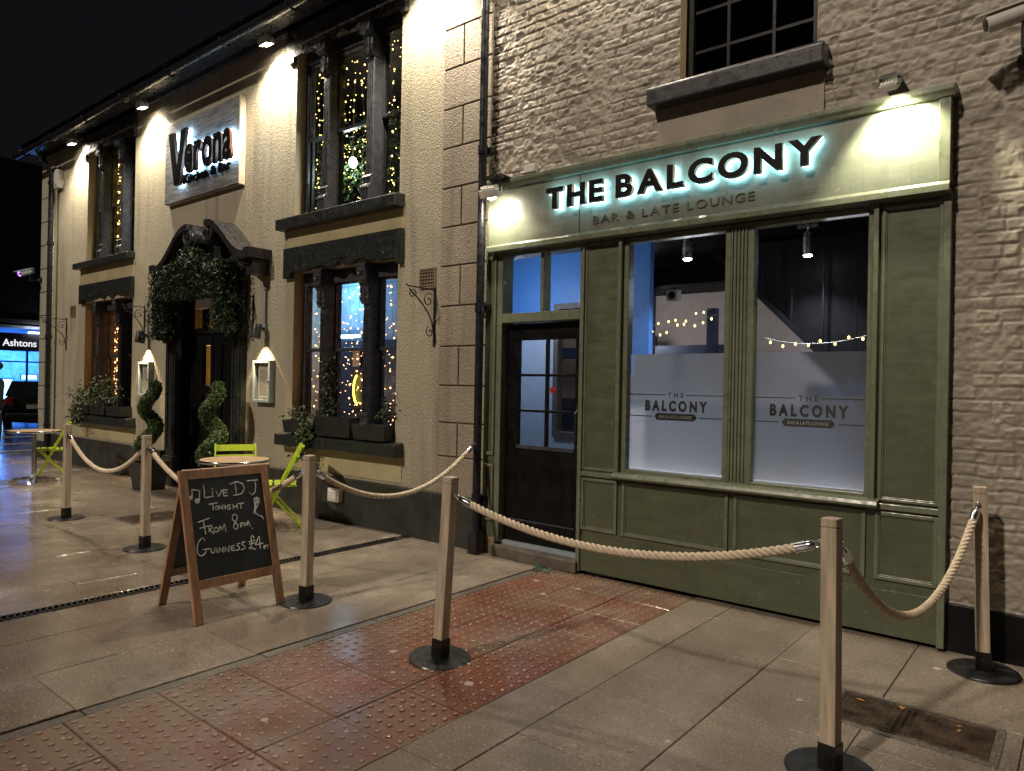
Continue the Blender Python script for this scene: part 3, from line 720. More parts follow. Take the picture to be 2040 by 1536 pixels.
# recess and door
q = MB(); q.box(-10.42,-10.13,.0,.2,0,2.85); q.box(-8.57,-8.42,.0,.2,0,2.85); q.box(-10.13,-8.57,.0,.2,2.70,2.85); q.build('door_lining', M['black'], dw)
q = MB(); y0, y1 = .14, .20
q.box(-10.13,-9.64,y0,y1,.02,2.14); q.box(-9.42,-9.36,y0,y1,.02,2.14); q.box(-9.36,-9.33,y0-.012,y1,.02,2.14); q.box(-9.33,-9.13,y0,y1,.02,2.14)
q.box(-9.07,-8.57,y0,y1,.02,2.14); q.box(-9.64,-9.42,y0,y1,.02,.95); q.box(-9.64,-9.42,y0,y1,1.98,2.14); q.box(-9.64,-9.42,y0,y1,1.30,1.42); q.box(-9.13,-9.07,y0,y1,.02,.95); q.box(-9.13,-9.07,y0,y1,1.98,2.14)
q.box(-10.13,-8.57,y0-.03,y1,2.14,2.22); q.box(-10.13,-9.98,y0-.02,y1,2.22,2.70); q.box(-9.62,-9.57,y0-.02,y1,2.22,2.70)
dd = q.build('door', M['black'], dw, bevel=.004)
q = MB(); q.add([(-9.64,.17,.95),(-9.42,.17,.95),(-9.42,.17,1.98),(-9.64,.17,1.98)], [(0,1,2,3)]); q.add([(-9.13,.17,.95),(-9.07,.17,.95),(-9.07,.17,1.98),(-9.13,.17,1.98)], [(0,1,2,3)])
q.add([(-9.98,.17,2.22),(-8.57,.17,2.22),(-8.57,.17,2.70),(-9.98,.17,2.70)], [(0,1,2,3)]); q.build('pane', M['glass'], dd)
q = MB(); q.tube([(-9.39,.14,.9),(-9.39,.08,.95),(-9.39,.08,1.3),(-9.39,.14,1.35)], .014, 8); q.build('handle', M['iron'], dd)
room(-11.42,-8.82,.26,.85,.0,2.85,(mat('ochre_plaster',(.45,.27,.08),.7),M['darkblue'],mat('ochre_plaster_side',(.45,.27,.08),.7),M['darkblue'],M['floorint']), pub)
q = MB(); q.box(-10.9,-10.36,.30,.34,2.2,2.8); q.build('interior_panel', M['blue'], pub)
point((-10.2,.42,1.75), 9, (1.,.74,.42), .12, pub)
q = MB(); q.box(-9.62,-9.08,.02,.13,2.48,2.68); q.box(-9.55,-9.40,.015,.021,2.54,2.62); tag(q.build('heater_unit', M['plastic'], None, bevel=.02), 'pale boxed heater unit above the dark pub door under the garland', 'heater')
# garland
pts = []
for _ in range(30000):
    t_ = rng.random()
    if t_ < .27: p = (-10.08+rng.gauss(0,.08), -.22+rng.gauss(0,.06), 2.05+rng.random()*.95)
    elif t_ < .5: p = (-8.42+rng.gauss(0,.08), -.22+rng.gauss(0,.06), 2.10+rng.random()*.9)
    else:
        u = rng.uniform(-1,1); top = 2.95+.30*max(0, 1-abs(u)*1.3); bot = 2.52+.25*abs(u)**2*0
        p = (-9.2+u*.92, -.24+rng.gauss(0,.06), rng.uniform(bot+.05, top))
    pts.append(p)
gl = thing('garland', 'dense dark green leafy garland hung around the top of the pub doorway', 'garland', (-9.5,-.2,2.2))
leafcloud(pts, .031, .28, .5).build('foliage', M['leaf'], gl)
q = MB(); q.tube([(-10.08,-.18,2.0),(-10.08,-.18,2.8),(-9.8,-.2,2.9),(-9.2,-.2,3.1),(-8.7,-.2,2.9),(-8.42,-.18,2.8),(-8.42,-.18,2.05)], .03, 8); q.build('vine', M['stem'], gl, True)

# ---- floodlights under the eaves
def flood(loc, tgt, label, group, power, size, blend, col, up=.18, wall=False, sc=1.):
    x, y, z = loc; t = thing('floodlight', label, 'floodlight', loc, group)
    d = (Vector(tgt)-Vector(loc)).normalized(); rot = d.to_track_quat('-Z', 'Y').to_matrix().to_4x4(); m = Matrix.Translation(loc) @ rot @ Matrix.Scale(sc, 4)
    q = MB(); q.box(-.085,.085,-.06,.06,.0,.05,m); q.box(-.07,.07,-.05,.05,.05,.065,m)
    for i in range(5): q.box(-.07+i*.032,-.064+i*.032,-.05,.05,.065,.078,m)
    for a4 in ((-.085,.085,-.06,-.05),(-.085,.085,.05,.06),(-.085,-.072,-.05,.05),(.072,.085,-.05,.05)): q.box(*a4,-.016,.001,m)
    q.build('lamp_housing', M['lampbody'], t, bevel=.003)
    q = MB(); q.box(-.07,.07,-.045,.045,-.004,.001,m)
    if z < 3.2: q.ball(m @ Vector((0,0,.0)), .045, 12, 8)
    q.build('lens', M['flood'], t)
    q = MB(); q.bar((x-.09*sc,y,z+.02),(x-.09*sc,y,z+up),.02,.006); q.bar((x+.09*sc,y,z+.02),(x+.09*sc,y,z+up),.02,.006)
    q.box(x-.1*sc,x+.1*sc,y-.015,(.0 if wall else y+.015),z+up-.004,z+up+.006); q.build('bracket', M['lampblack'], t)
    p = Vector(loc)+d*.03; spot(p, p+d, power, size, blend, col, t, .05); return t
FC = (1.,.87,.67)
fl = [(-13.55,'floodlight under the eaves furthest from the drainpipe'),(-10.88,'floodlight under the eaves left of the wooden sign'),(-7.62,'floodlight under the eaves right of the wooden sign'),(-4.98,'floodlight under the eaves nearest the drainpipe')]
for x, lb in fl: flood((x,-.20,5.49), (x,.02,4.6), lb, 'floodlights along the pub eaves', 285, 130, .75, FC)

# ---- wooden sign
sg = thing('wall_sign', 'weathered plank sign with large black halo lit letters on the cream wall', 'sign', (-9.5,0,4.6))
q = MB(); zs = [4.00,4.28,4.56,4.84,5.12]
pl = []
for za, zb in zip(zs, zs[1:]): q.box(-10.39,-8.41,-.075,-.045,za+.003,zb-.003)
q.build('plank', M['plank'], sg, bevel=.004)
q = MB(); q.box(-8.409,-8.38,-.078,.0,3.99,5.13); q.box(-10.39,-8.409,-.044,.0,4.0,5.12); q.build('edge', M['plankedge'], sg)
def sign_letters(body, x0, x1, z0, hz, ysurf, standoff, depth, parent, sidemat, halo, offset=.02, tracking=.1, scale_extra=1., halo_in=.0, space=.5):
    mes = []; cur = 0; cap = None
    ref = bbox(text_mesh('H', 1, 0, offset)); cap = ref[1][1]-ref[0][1]
    for ch in body:
        if ch == ' ': cur += space; continue
        me = text_mesh(ch, 1., .5, offset); lo, hi = bbox(me); mes.append((ch, me, cur-lo[0], hi[0]-lo[0])); cur += hi[0]-lo[0]+tracking
    tot = cur-tracking; sx = (x1-x0)/tot; sz = hz/cap; yb = ysurf-standoff
    for ch, me, off, wd in mes:
        for v in me.vertices:
            a_, b_, c_ = v.co; v.co = (x0+(a_+off)*sx, yb-depth*(c_+.5), z0+b_*sz)
        me.update()
        o = link('letter', me, M['letter'], parent)
        me.materials.append(sidemat)
        for p in me.polygons:
            if abs(p.normal[1]) < .5: p.material_index = 1
        if halo:
            hm = text_mesh(ch, 1., 0., offset-halo_in)
            for v in hm.vertices:
                a_, b_, c_ = v.co; v.co = (x0+(a_+off)*sx, yb+.006, z0+b_*sz)
            hm.update(); link('halo_light', hm, halo, o, fix=False)
# V as a tall wedge glyph of its own, then 'erona'
def vglyph(y0, y1, gs=0.):
    return MB().prism([(-10.13+gs,4.94),(-9.98-gs,4.94),(-9.865,4.44+gs),(-9.765+gs,4.94-gs),(-9.62-gs,4.94-gs),(-9.79-gs,4.19+gs),(-9.94+gs,4.19+gs)], y0, y1, 'y')
vo = vglyph(-.16,-.115).build('letter', M['letter'], sg)
vo.data.materials.append(M['copper'])
for p in vo.data.polygons:
    if abs(p.normal[1]) < .5: p.material_index = 1
vh = vglyph(-.114,-.109,.006).build('halo_light', M['halo2'], vo)
sign_letters('erona', -9.66,-8.44, 4.34, .56, -.075, .045, .04, sg, M['copper'], M['halo2'], .035, .05)
sign_letters('Kitchen & Bar', -9.78,-8.55, 4.20, .13, -.075, .012, .03, sg, M['letter'], None, .012, .07, space=.28)

# ---- wall fittings on the pub
def menu_case(x0, x1, z0, z1, label):
    t = thing('menu_case', label, 'menu case', ((x0+x1)/2,0,z0), 'menu display cases')
    q = MB(); q.frame(x0,x1,z0,z1,.035,-.075,.0); q.box(x0+.035,x1-.035,-.01,-.0,z0+.035,z1-.035); q.build('case_frame', M['alu'], t, bevel=.004)
    q = MB(); q.box(x0+.05,x1-.05,-.02,-.0105,z0+.05,z1-.05); q.build('menu_sheet', M['menu'], t)
    q = MB(); q.box(x1-.06,x1-.05,-.0215,-.0202,z0+.07,z0+.13)
    for i in range(16): q.box(x0+.08,x0+.08+rng.uniform(.12,.24),-.0215,-.0202,z1-.12-i*.02,z1-.113-i*.02)
    q.build('print', mat('print_ink', (.2,.18,.15), .8), t)
    q = MB(); q.add([(x0+.035,-.06,z0+.035),(x1-.035,-.06,z0+.035),(x1-.035,-.06,z1-.035),(x0+.035,-.06,z1-.035)], [(0,1,2,3)]); q.build('pane', M['glass'], t)
    q = MB(); q.lathe([(0,.02),(.012,.016),(.014,0)], (x1-.017,-.075,(z0+z1)/2), 10, Matrix.Rotation(PI/2,3,'X')); q.build('lock', M['chrome'], t)
menu_case(-8.00,-7.62,1.24,1.75,'grey framed menu case on the wall right of the pub doorway')
menu_case(-11.16,-10.80,1.24,1.75,'grey framed menu case on the wall left of the pub doorway')
def menu_light(x, z, label):
    t = thing('wall_light', label, 'wall light', (x,0,z), 'black spot lamps over the menu cases')
    q = MB(); q.tube([(x,-.02,z+.1),(x,-.02,z+.5)], .014, 8); q.ball((x,-.02,z+.53),.028,10,6); q.box(x-.03,x+.03,-.03,.0,z+.0,z+.1); q.build('conduit', M['alu'], t)
    q = MB(); m = Matrix.Translation((x,-.13,z)) @ Matrix.Rotation(R(-8),4,'X')
    q.lathe([(.0,.09),(.05,.09),(.058,.07),(.058,-.09),(.05,-.09),(.05,-.02),(0,-.02)], (0,0,0), 18, m); q.tube([(x,-.02,z+.04),(x,-.13,z+.04)], .014, 8)
    q.build('lamp_shade', M['lampblack'], t, 'auto')
    q = MB(); q.lathe([(0,-.03),(.045,-.03)], (0,0,0), 16, m); q.build('lens', M['spotlens'], t)
    spot((x,-.13,z-.10),(x,-.03,z-.62),75,88,.75,(1.,.74,.42),t,.02)
menu_light(-7.83,2.10,'black wall spot lamp with conduit above the right menu case')
menu_light(-10.98,2.12,'black wall spot lamp with conduit above the left menu case')
def bracket(x, z, label, L=.36, fl=1):
    t = thing('hanging_bracket', label, 'bracket', (x,0,z), 'scrolled iron hanging basket brackets')
    q = MB(); q.box(x-.012,x+.012,-.012,.0,z-.22,z+.36); q.build('back_plate', M['iron'], t)
    q = MB(); r = .007
    # arm projects out from the wall
    q.tube([(x,-.01,z+.33),(x,-L,z+.33),(x,-L-.02,z+.35)], r, 6)
    q.tube([(x,-L*.95+.14*L*0,z+.31)]+[(x,-.012-L*.9*(1-t_)**1.0*1,z-.1+.40*(1-t_)**.5*(1)) for t_ in np.linspace(0.02,1,12)], r, 6)
    q.tube([(x,-L*.83+.05*(1-a_/9)*math.cos(a_),z+.26+.05*(1-a_/9)*math.sin(a_)) for a_ in np.linspace(0,8,24)], r*.8, 6)
    q.tube([(x,-.09+.07*(1-a_/9)*math.cos(a_+1),z+.22+.07*(1-a_/9)*math.sin(a_+1)) for a_ in np.linspace(0,8,24)], r*.8, 6)
    q.tube([(x,-.065+.055*(1-a_/9)*math.cos(a_+2),z-.08+.055*(1-a_/9)*math.sin(a_+2)) for a_ in np.linspace(0,8,24)], r*.8, 6)
    q.build('scroll_arm', M['iron'], t, True)
bracket(-4.92,2.08,'scrolled iron bracket on the wall below the square vent beside the stone quoins')
bracket(-8.12,2.22,'scrolled iron bracket right of the doorway beside the wall lamp', .32)
bracket(-11.12,2.25,'scrolled iron bracket left of the doorway beside the wall lamp', .32)
bracket(-14.2,2.2,'scrolled iron bracket on the wall furthest from the doorway', .42)
def ventm(x, z, s, label):
    t = thing('air_vent', label, 'vent', (x,0,z))
    q = MB(); q.frame(x-s,x+s,z-s*.9,z+s*.9,.016,-.018,.0)
    n = 6
    for i in range(1, n):
        c = x-s+2*s*i/n; q.box(c-.006,c+.006,-.012,.0,z-s*.9+.016,z+s*.9-.016)
    for i in range(1, n):
        c = z-s*.9+1.8*s*i/n; q.box(x-s+.016,x+s-.016,-.0145,.0,c-.006,c+.006)
    q.build('grille', M['vent'], t); q = MB(); q.box(x-s+.016,x+s-.016,-.003,.0,z-s*.9+.016,z+s*.9-.016); q.build('vent_opening', M['ceil'], t)
ventm(-5.02,2.53,.11,'square grilled air vent in the cream wall near the drainpipe')
ventm(-13.9,2.66,.11,'square grilled air vent in the cream wall left of the amber window')
ab = thing('alarm_box', 'white alarm box high on the cream wall at the far end', 'alarm', (-14.6,0,5))
q = MB(); q.prism([(-14.74,5.02),(-14.70,5.22),(-14.64,5.26),(-14.54,5.26),(-14.48,5.22),(-14.44,5.02),(-14.50,4.92),(-14.68,4.92)], -.09, .0, 'y'); q.build('cover', M['plastic'], ab, bevel=.012)
q = MB(); q.box(-14.62,-14.56,-.1,-.09,4.95,4.98); q.build('lens_strip', M['alu'], ab)
def cctv(loc, yawd, tilt, wallp, label, ring=None, s=1.):
    t = thing('security_camera', label, 'camera', loc); m = Matrix.Translation(loc) @ Matrix.Rotation(yawd,4,'Z') @ Matrix.Rotation(tilt,4,'Y')
    q = MB(); mm = m @ Matrix.Rotation(PI/2,4,'Y'); q.lathe([(0,-.11*s),(.034*s,-.11*s),(.04*s,-.10*s),(.04*s,.10*s),(.033*s,.10*s),(.033*s,.085*s),(0,.085*s)], (0,0,0), 18, mm); q.box(-.11*s,.14*s,-.042*s,.042*s,.036*s,.043*s,m); q.build('camera_body', M['plastic'] if ring is None else M['alu'], t, 'auto')
    q = MB(); q.lathe([(0,.09*s),(.018*s,.09*s),(.018*s,.086*s)], (0,0,0), 14, mm); q.build('lens', M['lampblack'], t)
    q = MB(); q.lathe([(.02*s,.0875*s),(.031*s,.0875*s)], (0,0,0), 18, mm, False); q.build('lens_ring', ring or M['alu'], t)
    q = MB(); b = m @ Vector((-.05*s,0,-.04*s)); wp = Vector(wallp); q.tube([b,(b[0],b[1],wp[2]),wp], .013*s, 8)
    q.tube([wp, wp+Vector((0,-.02,0))], .04*s, 12); q.build('mount', M['lampblack'], t)
cctv((-.36,-.26,3.52), R(200), R(15), (-.30,.0,3.36), 'white bullet security camera on the brick wall above the green shopfront', None, 1.15)
cctv((-15.62,-.22,3.46), R(-70), R(20), (-15.45,-.02,3.33), 'security camera with glowing purple ring on the far pub corner', emit('purple_ir', (.45,.12,1.), 5), 1.4)
# loudspeaker socket on plinth
q = MB(); q.box(-6.38,-6.2,-.13,-.06,.22,.36); q.box(-6.36,-6.22,-.14,-.13,.24,.34); tag(q.build('socket_box', M['plastic'], None, bevel=.01), 'small pale socket box on the dark plinth behind the lime chair', 'socket box')
q = MB(); q.box(-10.88,-10.74,-.07,.0,2.62,2.78); tag(q.build('junction_box', M['vent'], None, bevel=.01), 'small brown junction box on the wall left of the garland', 'junction box')

# ---- window boxes with plants
def trough(x0, x1, z0, z1, label, group='window boxes on the sills', yv=(-.14,.06)):
    t = thing('window_box', label, 'window box', ((x0+x1)/2,0,z0), group)
    q = MB(); ins = .015; y0, y1 = yv
    vs = [(x0+ins,y0+ins,z0),(x1-ins,y0+ins,z0),(x1-ins,y1,z0),(x0+ins,y1,z0),(x0,y0,z1),(x1,y0,z1),(x1,y1,z1),(x0,y1,z1),(x0+.012,y0+.012,z1),(x1-.012,y0+.012,z1),(x1-.012,y1-.012,z1),(x0+.012,y1-.012,z1),(x0+.02,y0+.02,z1-.04),(x1-.02,y0+.02,z1-.04),(x1-.02,y1-.02,z1-.04),(x0+.02,y1-.02,z1-.04)]
    fs = [(0,3,2,1)]
    for i in range(4):
        j = (i+1) % 4; fs += [(i,j,4+j,4+i),(4+i,4+j,8+j,8+i),(8+i,8+j,12+j,12+i)]
    q.add(vs, fs); q.build('trough', M['planter'], t)
    q = MB(); q.add([vs[12],vs[13],vs[14],vs[15]], [(0,1,2,3)]); q.build('soil', M['ground'], t)
    return t
B = [(-7.24,-6.68,.915,1.06,'left window box on the right lower sill with pale trailing ivy'),(-6.64,-6.02,.915,1.13,'middle and tallest window box on the right lower sill with climbing ivy'),(-5.98,-5.47,.915,1.07,'right window box on the right lower sill with few leaves')]
for i, b in enumerate(B):
    t = trough(*b)
    if i == 0:
        P = [(-6.72+rng.gauss(0,.06)-.0*k, -.17+rng.gauss(0,.03), 1.06-.42*(k/500)+rng.gauss(0,.03)) for k in range(500)] + [(-6.95+rng.gauss(0,.15),-.04+rng.gauss(0,.04),1.10+rng.gauss(0,.05)) for k in range(180)]
        P = [(p[0]-.30*max(0,(1.06-p[2]))*1.0, p[1], p[2]) for p in P]
        leafcloud(P, .024, .6, .3).build('foliage', M['ivy'], t)
    elif i == 1:
        P = [(-6.56+rng.gauss(0,.05)*(1.4-k/600), -.0+rng.gauss(0,.04), 1.08+.68*(k/600)**1.2+rng.gauss(0,.03)) for k in range(600)]
        leafcloud(P, .026, .6).build('foliage', M['ivydark'], t)
    else:
        leafcloud([(-5.55+rng.gauss(0,.06),-.03+rng.gauss(0,.04),1.12+abs(rng.gauss(0,.09))) for k in range(120)], .026, .5).build('foliage', M['ivydark'], t)
B = [(-13.35,-12.75,.91,1.05,'left window box on the far sill with trailing ivy'),(-12.72,-12.12,.91,1.12,'middle window box on the far sill with bushy leaves'),(-12.08,-11.5,.91,1.06,'right window box on the far sill with bare rim')]
for i, b in enumerate(B):
    t = trough(*b, yv=(-.17,.05))
    n, cx, sp, sz = ((420,-13.1,.22,.08),(620,-12.35,.24,.13),(160,-11.95,.12,.05))[i]
    P = [(cx+rng.gauss(0,sp),-.10+rng.gauss(0,.07),1.10+sz+rng.gauss(0,sz)) for k in range(n)]
    if i == 0: P += [(-13.15+rng.gauss(0,.12),-.22+rng.gauss(0,.02),1.05-rng.random()*.35) for k in range(260)]
    leafcloud(P, .026, .5).build('foliage', M['ivy'] if i < 2 else M['ivydark'], t)

# ------------------------------------------------------------------ brick building
bb = thing('brick_building', 'beige painted brick building with dark upper window beside the pub', 'building', (-1.5,0,0))
def vnoise(X, Z, s, seed):
    r = np.random.RandomState(seed); gsz = 96; T = r.rand(gsz, gsz)
    u = X/s; v = Z/s; i = np.floor(u).astype(int); j = np.floor(v).astype(int); fu = u-i; fv = v-j
    fu = fu*fu*(3-2*fu); fv = fv*fv*(3-2*fv); g_ = lambda a_, b_: T[a_ % gsz, b_ % gsz]
    return (g_(i,j)*(1-fu)+g_(i+1,j)*fu)*(1-fv)+(g_(i,j+1)*(1-fu)+g_(i+1,j+1)*fu)*fv
def brick_sheet(x0, x1, z0, z1, step):
    nx = int((x1-x0)/step)+1; nz = int((z1-z0)/step)+1
    X, Z = np.meshgrid(np.linspace(x0,x1,nx), np.linspace(z0,z1,nz), indexing='ij')
    wx = X+.022*(vnoise(X,Z,.09,1)-.5)+.02*(vnoise(X,Z,.3,2)-.5); wz = Z+.012*(vnoise(X,Z,.11,3)-.5)+.014*(vnoise(X,Z,.45,4)-.5)
    h = .0735; row = np.floor(wz/h).astype(int); fz = wz/h-row
    hdr = (row % 4 == 2); L = np.where(hdr, .112, .222); off = np.where(row % 2 == 0, 0., .11)+(row*37 % 11)*.004
    colf = (wx+off+50)/L; colI = np.floor(colf).astype(int); fx = colf-colI
    dz = np.minimum(fz, 1-fz)*h; dx = np.minimum(fx, 1-fx)*L; dd_ = np.minimum(dx, dz)
    e = np.clip((dd_-.003)/.007, 0, 1); e = e*e*(3-2*e)
    rr = np.random.RandomState(5).rand(512,512); pb = rr[row % 512, colI % 512]; pb2 = rr[(row*7+13) % 512, (colI*5+3) % 512]
    fill = np.clip((vnoise(X,Z,.22,9)*.6+vnoise(X,Z,.07,12)*.4-.42)*6, 0, 1)*.8           # paint and render filling some joints
    Hh = .0125*e*(1-fill)+.0115*fill + .005*(pb-.5)*e + (pb2-.5)*.06*(fz-.5)*h*e*1.2
    Hh += .005*(vnoise(X,Z,.05,6)-.5) + .006*(vnoise(X,Z,.022,7)-.5) + .004*(vnoise(X,Z,.6,8)-.5)
    pit = np.clip((vnoise(X,Z,.06,11)-.70)*5, 0, 1); Hh -= .012*pit*e
    Y = .010-Hh
    keep = np.ones((nx-1, nz-1), bool); cx = (X[:-1,:-1]+X[1:,1:])/2; cz = (Z[:-1,:-1]+Z[1:,1:])/2
    keep &= ~((cx < -.66) & (cz < 3.25)); keep &= ~((cx > -2.40) & (cx < -1.42) & (cz > 3.74) & (cz < 5.5))
    idx = np.arange(nx*nz).reshape(nx, nz); F_ = np.stack([idx[:-1,:-1], idx[1:,:-1], idx[1:,1:], idx[:-1,1:]], -1)[keep]
    me = bpy.data.meshes.new('wall'); V = np.stack([X,Y,Z], -1).reshape(-1,3)
    me.vertices.add(len(V)); me.vertices.foreach_set('co', V.ravel().astype(np.float32))
    me.loops.add(F_.size); me.loops.foreach_set('vertex_index', F_.ravel().astype(np.int32))
    me.polygons.add(len(F_)); me.polygons.foreach_set('loop_start', np.arange(0,F_.size,4,dtype=np.int32)); me.update(calc_edges=True); me.validate()
    return me
link('wall', brick_sheet(-4.235,1.3,.28,5.9,.0075), M['brick'], bb, True, fix=False)
q = MB(); q.box(-.655,1.3,-.012,.05,-.02,.28); q.build('plinth', M['black'], bb, bevel=.01)
q = MB(); q.box(1.3,3.,-.02,.3,-.02,7); q.box(-4.3,1.3,-.02,.3,5.9,7); q.build('side_wall', M['brick'], bb)
# upper window
wz0, wz1 = 3.75, 5.5
for xx in (-2.402,-1.42):
    q = MB(); q.box(xx,xx+.002,0,.16,wz0,wz1); q.build('window_reveal', M['reveal'], bb)
q = MB(); q.frame(-2.40,-1.42,wz0,wz1,.06,.10,.17); q.box(-2.34,-1.48,.11,.165,4.6,4.66)
uw = q.build('window', M['black'], bb, bevel=.004)
q = MB()
for xx in (-2.08,-1.75): q.box(xx-.011,xx+.011,.125,.15,wz0+.06,wz1-.06)
for zz in (4.02,4.32,4.95,5.2): q.box(-2.34,-1.48,.127,.148,zz-.011,zz+.011)
q.build('glazing_bar', M['black'], uw)
q = MB(); q.add([(-2.34,.138,wz0+.06),(-1.48,.138,wz0+.06),(-1.48,.138,wz1-.06),(-2.34,.138,wz1-.06)], [(0,1,2,3)]); q.build('pane', M['glassdark'], uw)
q = MB(); q.prism([(-.14,3.60),(-.145,3.72),(-.13,3.738),(.10,3.752),(.10,3.60)], -2.60, -1.345, 'x'); q.build('sill', M['sillpaint'], uw, bevel=.01)
q = MB(); q.box(-2.57,-1.37,-.016,.02,3.27,3.60); q.build('wall_band', M['brick'], bb)  # smooth panel standing in for shadowed brick under the sill
room(-3.6,-1.2,.2,2.2,3.45,5.6,(M['darkblue'],M['darkroom'],M['darkroom'],M['ceil'],M['floorint']), bb)

# ------------------------------------------------------------------ shopfront
sf = thing('shopfront', 'olive green timber shopfront with wide windows and a black glazed door', 'shopfront', (-2.4,0,0))
GM, GT = M['green'], M['greentrim']
q = MB(); q.box(-4.16,-.655,-.10,.0,2.69,3.24); fa = q.build('fascia', M['fascia'], sf)
q = MB(); q.prism([(-.10,3.21),(-.125,3.215),(-.135,3.235),(-.15,3.25),(-.15,3.28),(.0,3.30),(.0,3.2401),(-.10,3.2401)], -4.16, -.62, 'x')
q.prism([(-.10,2.69),(-.10,2.73),(-.125,2.73),(-.14,2.71),(-.14,2.67),(-.0,2.66),(-.0,2.69)], -4.16, -.64, 'x')
q.box(-.70,-.64,-.125,-.0,2.731,3.209); q.box(-4.16,-4.13,-.12,-.1,2.731,3.209); q.build('fascia_moulding', GT, fa, bevel=.003)
q = MB(); q.box(-3.203,-3.197,-.1025,-.1,2.735,3.205); q.build('fascia_joint', M['dark'], fa)
# carcass boards (set back) and trims
q = MB(); q.box(-4.23,-4.09,-.045,.08,.16,2.668); q.box(-3.18,-2.80,-.045,.08,.028,2.668); q.box(-1.02,-.655,-.045,.08,.028,2.668); q.box(-2.80,-1.02,-.045,.08,.028,.79)
q.build('carcass', GM, sf)
q = MB()
def pframe(x0, x1, z0, z1, w_=.022, d=.016):
    q = MB(); q.frame(x0,x1,z0,z1,w_,-.045-d,-.0449); q.frame(x0+w_,x1-w_,z0+w_,z1-w_,.008,-.045-d*.5,-.0449); q.build('panel_moulding', GT, sf, bevel=.003)
pframe(-4.215,-4.10,.88,2.64); pframe(-4.215,-4.10,.30,.80)
pframe(-3.165,-2.835,.36,.775); pframe(-2.79,-1.945,.36,.775); pframe(-1.905,-1.065,.36,.775); pframe(-1.015,-.675,.36,.775)
pframe(-1.0,-.675,.84,2.64, .018); pframe(-3.162,-2.848,.84,2.655,.014,.010)
for b6 in ((-.675,-.635,-.075,.0,.02,2.66),(-3.185,-3.165,-.07,.05,.02,2.66),(-2.845,-2.815,-.085,.03,.80,2.66),(-1.045,-1.015,-.085,.03,.80,2.66)):
    q = MB(); q.box(*b6); q.build('upright', GT, sf, bevel=.004)
q = MB(); q.prism([(-.12,.80),(-.13,.815),(-.12,.84),(.03,.862),(.03,.79),(-.046,.79)], -2.85, -.99, 'x'); q.box(-3.165,-2.85,-.07,-.0,.79,.825); q.box(-.99,-.675,-.07,-.0,.79,.825); q.build('window_sill', GT, sf, bevel=.003)
q = MB(); q.box(-3.18,-.655,-.052,-.0455,.028,.30); q.build('skirting', GM, sf, bevel=.002)
# shop windows
def shopwin(x0, x1, label):
    q = MB(); q.frame(x0-.035,x1+.035,.835,2.655,.04,-.05,.03); wv = q.build('window', GT, sf, bevel=.005)
    q = MB(); q.add([(x0,.0,.87),(x1,.0,.87),(x1,.0,2.62),(x0,.0,2.62)], [(0,1,2,3)]); q.build('pane', M['glass'], wv)
    q = MB(); q.add([(x0,.006,.87),(x1,.006,.87),(x1,.006,1.76),(x0,.006,1.76)], [(0,1,2,3)]); fm = q.build('frosted_film', M['frost'], wv)
    return wv
w1 = shopwin(-2.775,-1.995,''); w2 = shopwin(-1.80,-1.075,'')
q = MB(); q.box(-1.962,-1.833,-.045,.03,.84,2.655)
for i in range(5): q.box(-1.955+i*.025,-1.943+i*.025,-.058,-.0449,.87,2.63)
q.build('fluted_mullion', GT, sf, bevel=.003)
def film_text(x0, x1, parent):
    cx = (x0+x1)/2; yv = .002
    def txt(body, xa, xb, z, hz, off, tr=.12):
        me = text_mesh(body, 1., 0., off); lo, hi = bbox(me); sx = (xb-xa)/(hi[0]-lo[0]); ref = bbox(text_mesh('H',1,0,off)); sz = hz/(ref[1][1]-ref[0][1])
        for v in me.vertices: v.co = (xa+(v.co[0]-lo[0])*sx, yv, z+v.co[1]*sz)
        me.update(); return link('window_lettering', me, M['cutout'], parent, fix=False)
    W = (x1-x0); bw = .62*W*.5+.05
    txt('B A L C O N Y', cx-.25, cx+.25, 1.335, .082, .055)
    txt('T H E', cx-.065, cx+.065, 1.435, .036, .02)
    q = MB(); zc = 1.29
    q.add([(cx-.17,yv,zc),(cx-.15,yv,zc-.026),(cx+.15,yv,zc-.026),(cx+.17,yv,zc),(cx+.15,yv,zc+.026),(cx-.15,yv,zc+.026)], [(0,1,2,3,4,5)])
    for a_, b_ in ((x0+.0,cx-.08),(cx+.08,x1-.0)): q.add([(a_,yv,1.45),(b_,yv,1.45),(b_,yv,1.457),(a_,yv,1.457)], [(0,1,2,3)])
    for a_, b_ in ((x0+.0,cx-.19),(cx+.19,x1-.0)): q.add([(a_,yv,1.286),(b_,yv,1.286),(b_,yv,1.293),(a_,yv,1.293)], [(0,1,2,3)])
    q.build('window_emblem', M['cutout'], parent)
    me = text_mesh('BAR & LATE LOUNGE', 1., 0., .0); lo, hi = bbox(me); sx = .26/(hi[0]-lo[0]); 
    for v in me.vertices: v.co = (cx-.13+(v.co[0]-lo[0])*sx, yv-.001, zc-.011+v.co[1]*.031)
    me.update(); link('window_lettering', me, mat('film_letter', (.3,.3,.3), .5), parent, fix=False)
film_text(-2.775,-1.995, w1); film_text(-1.80,-1.075, w2)
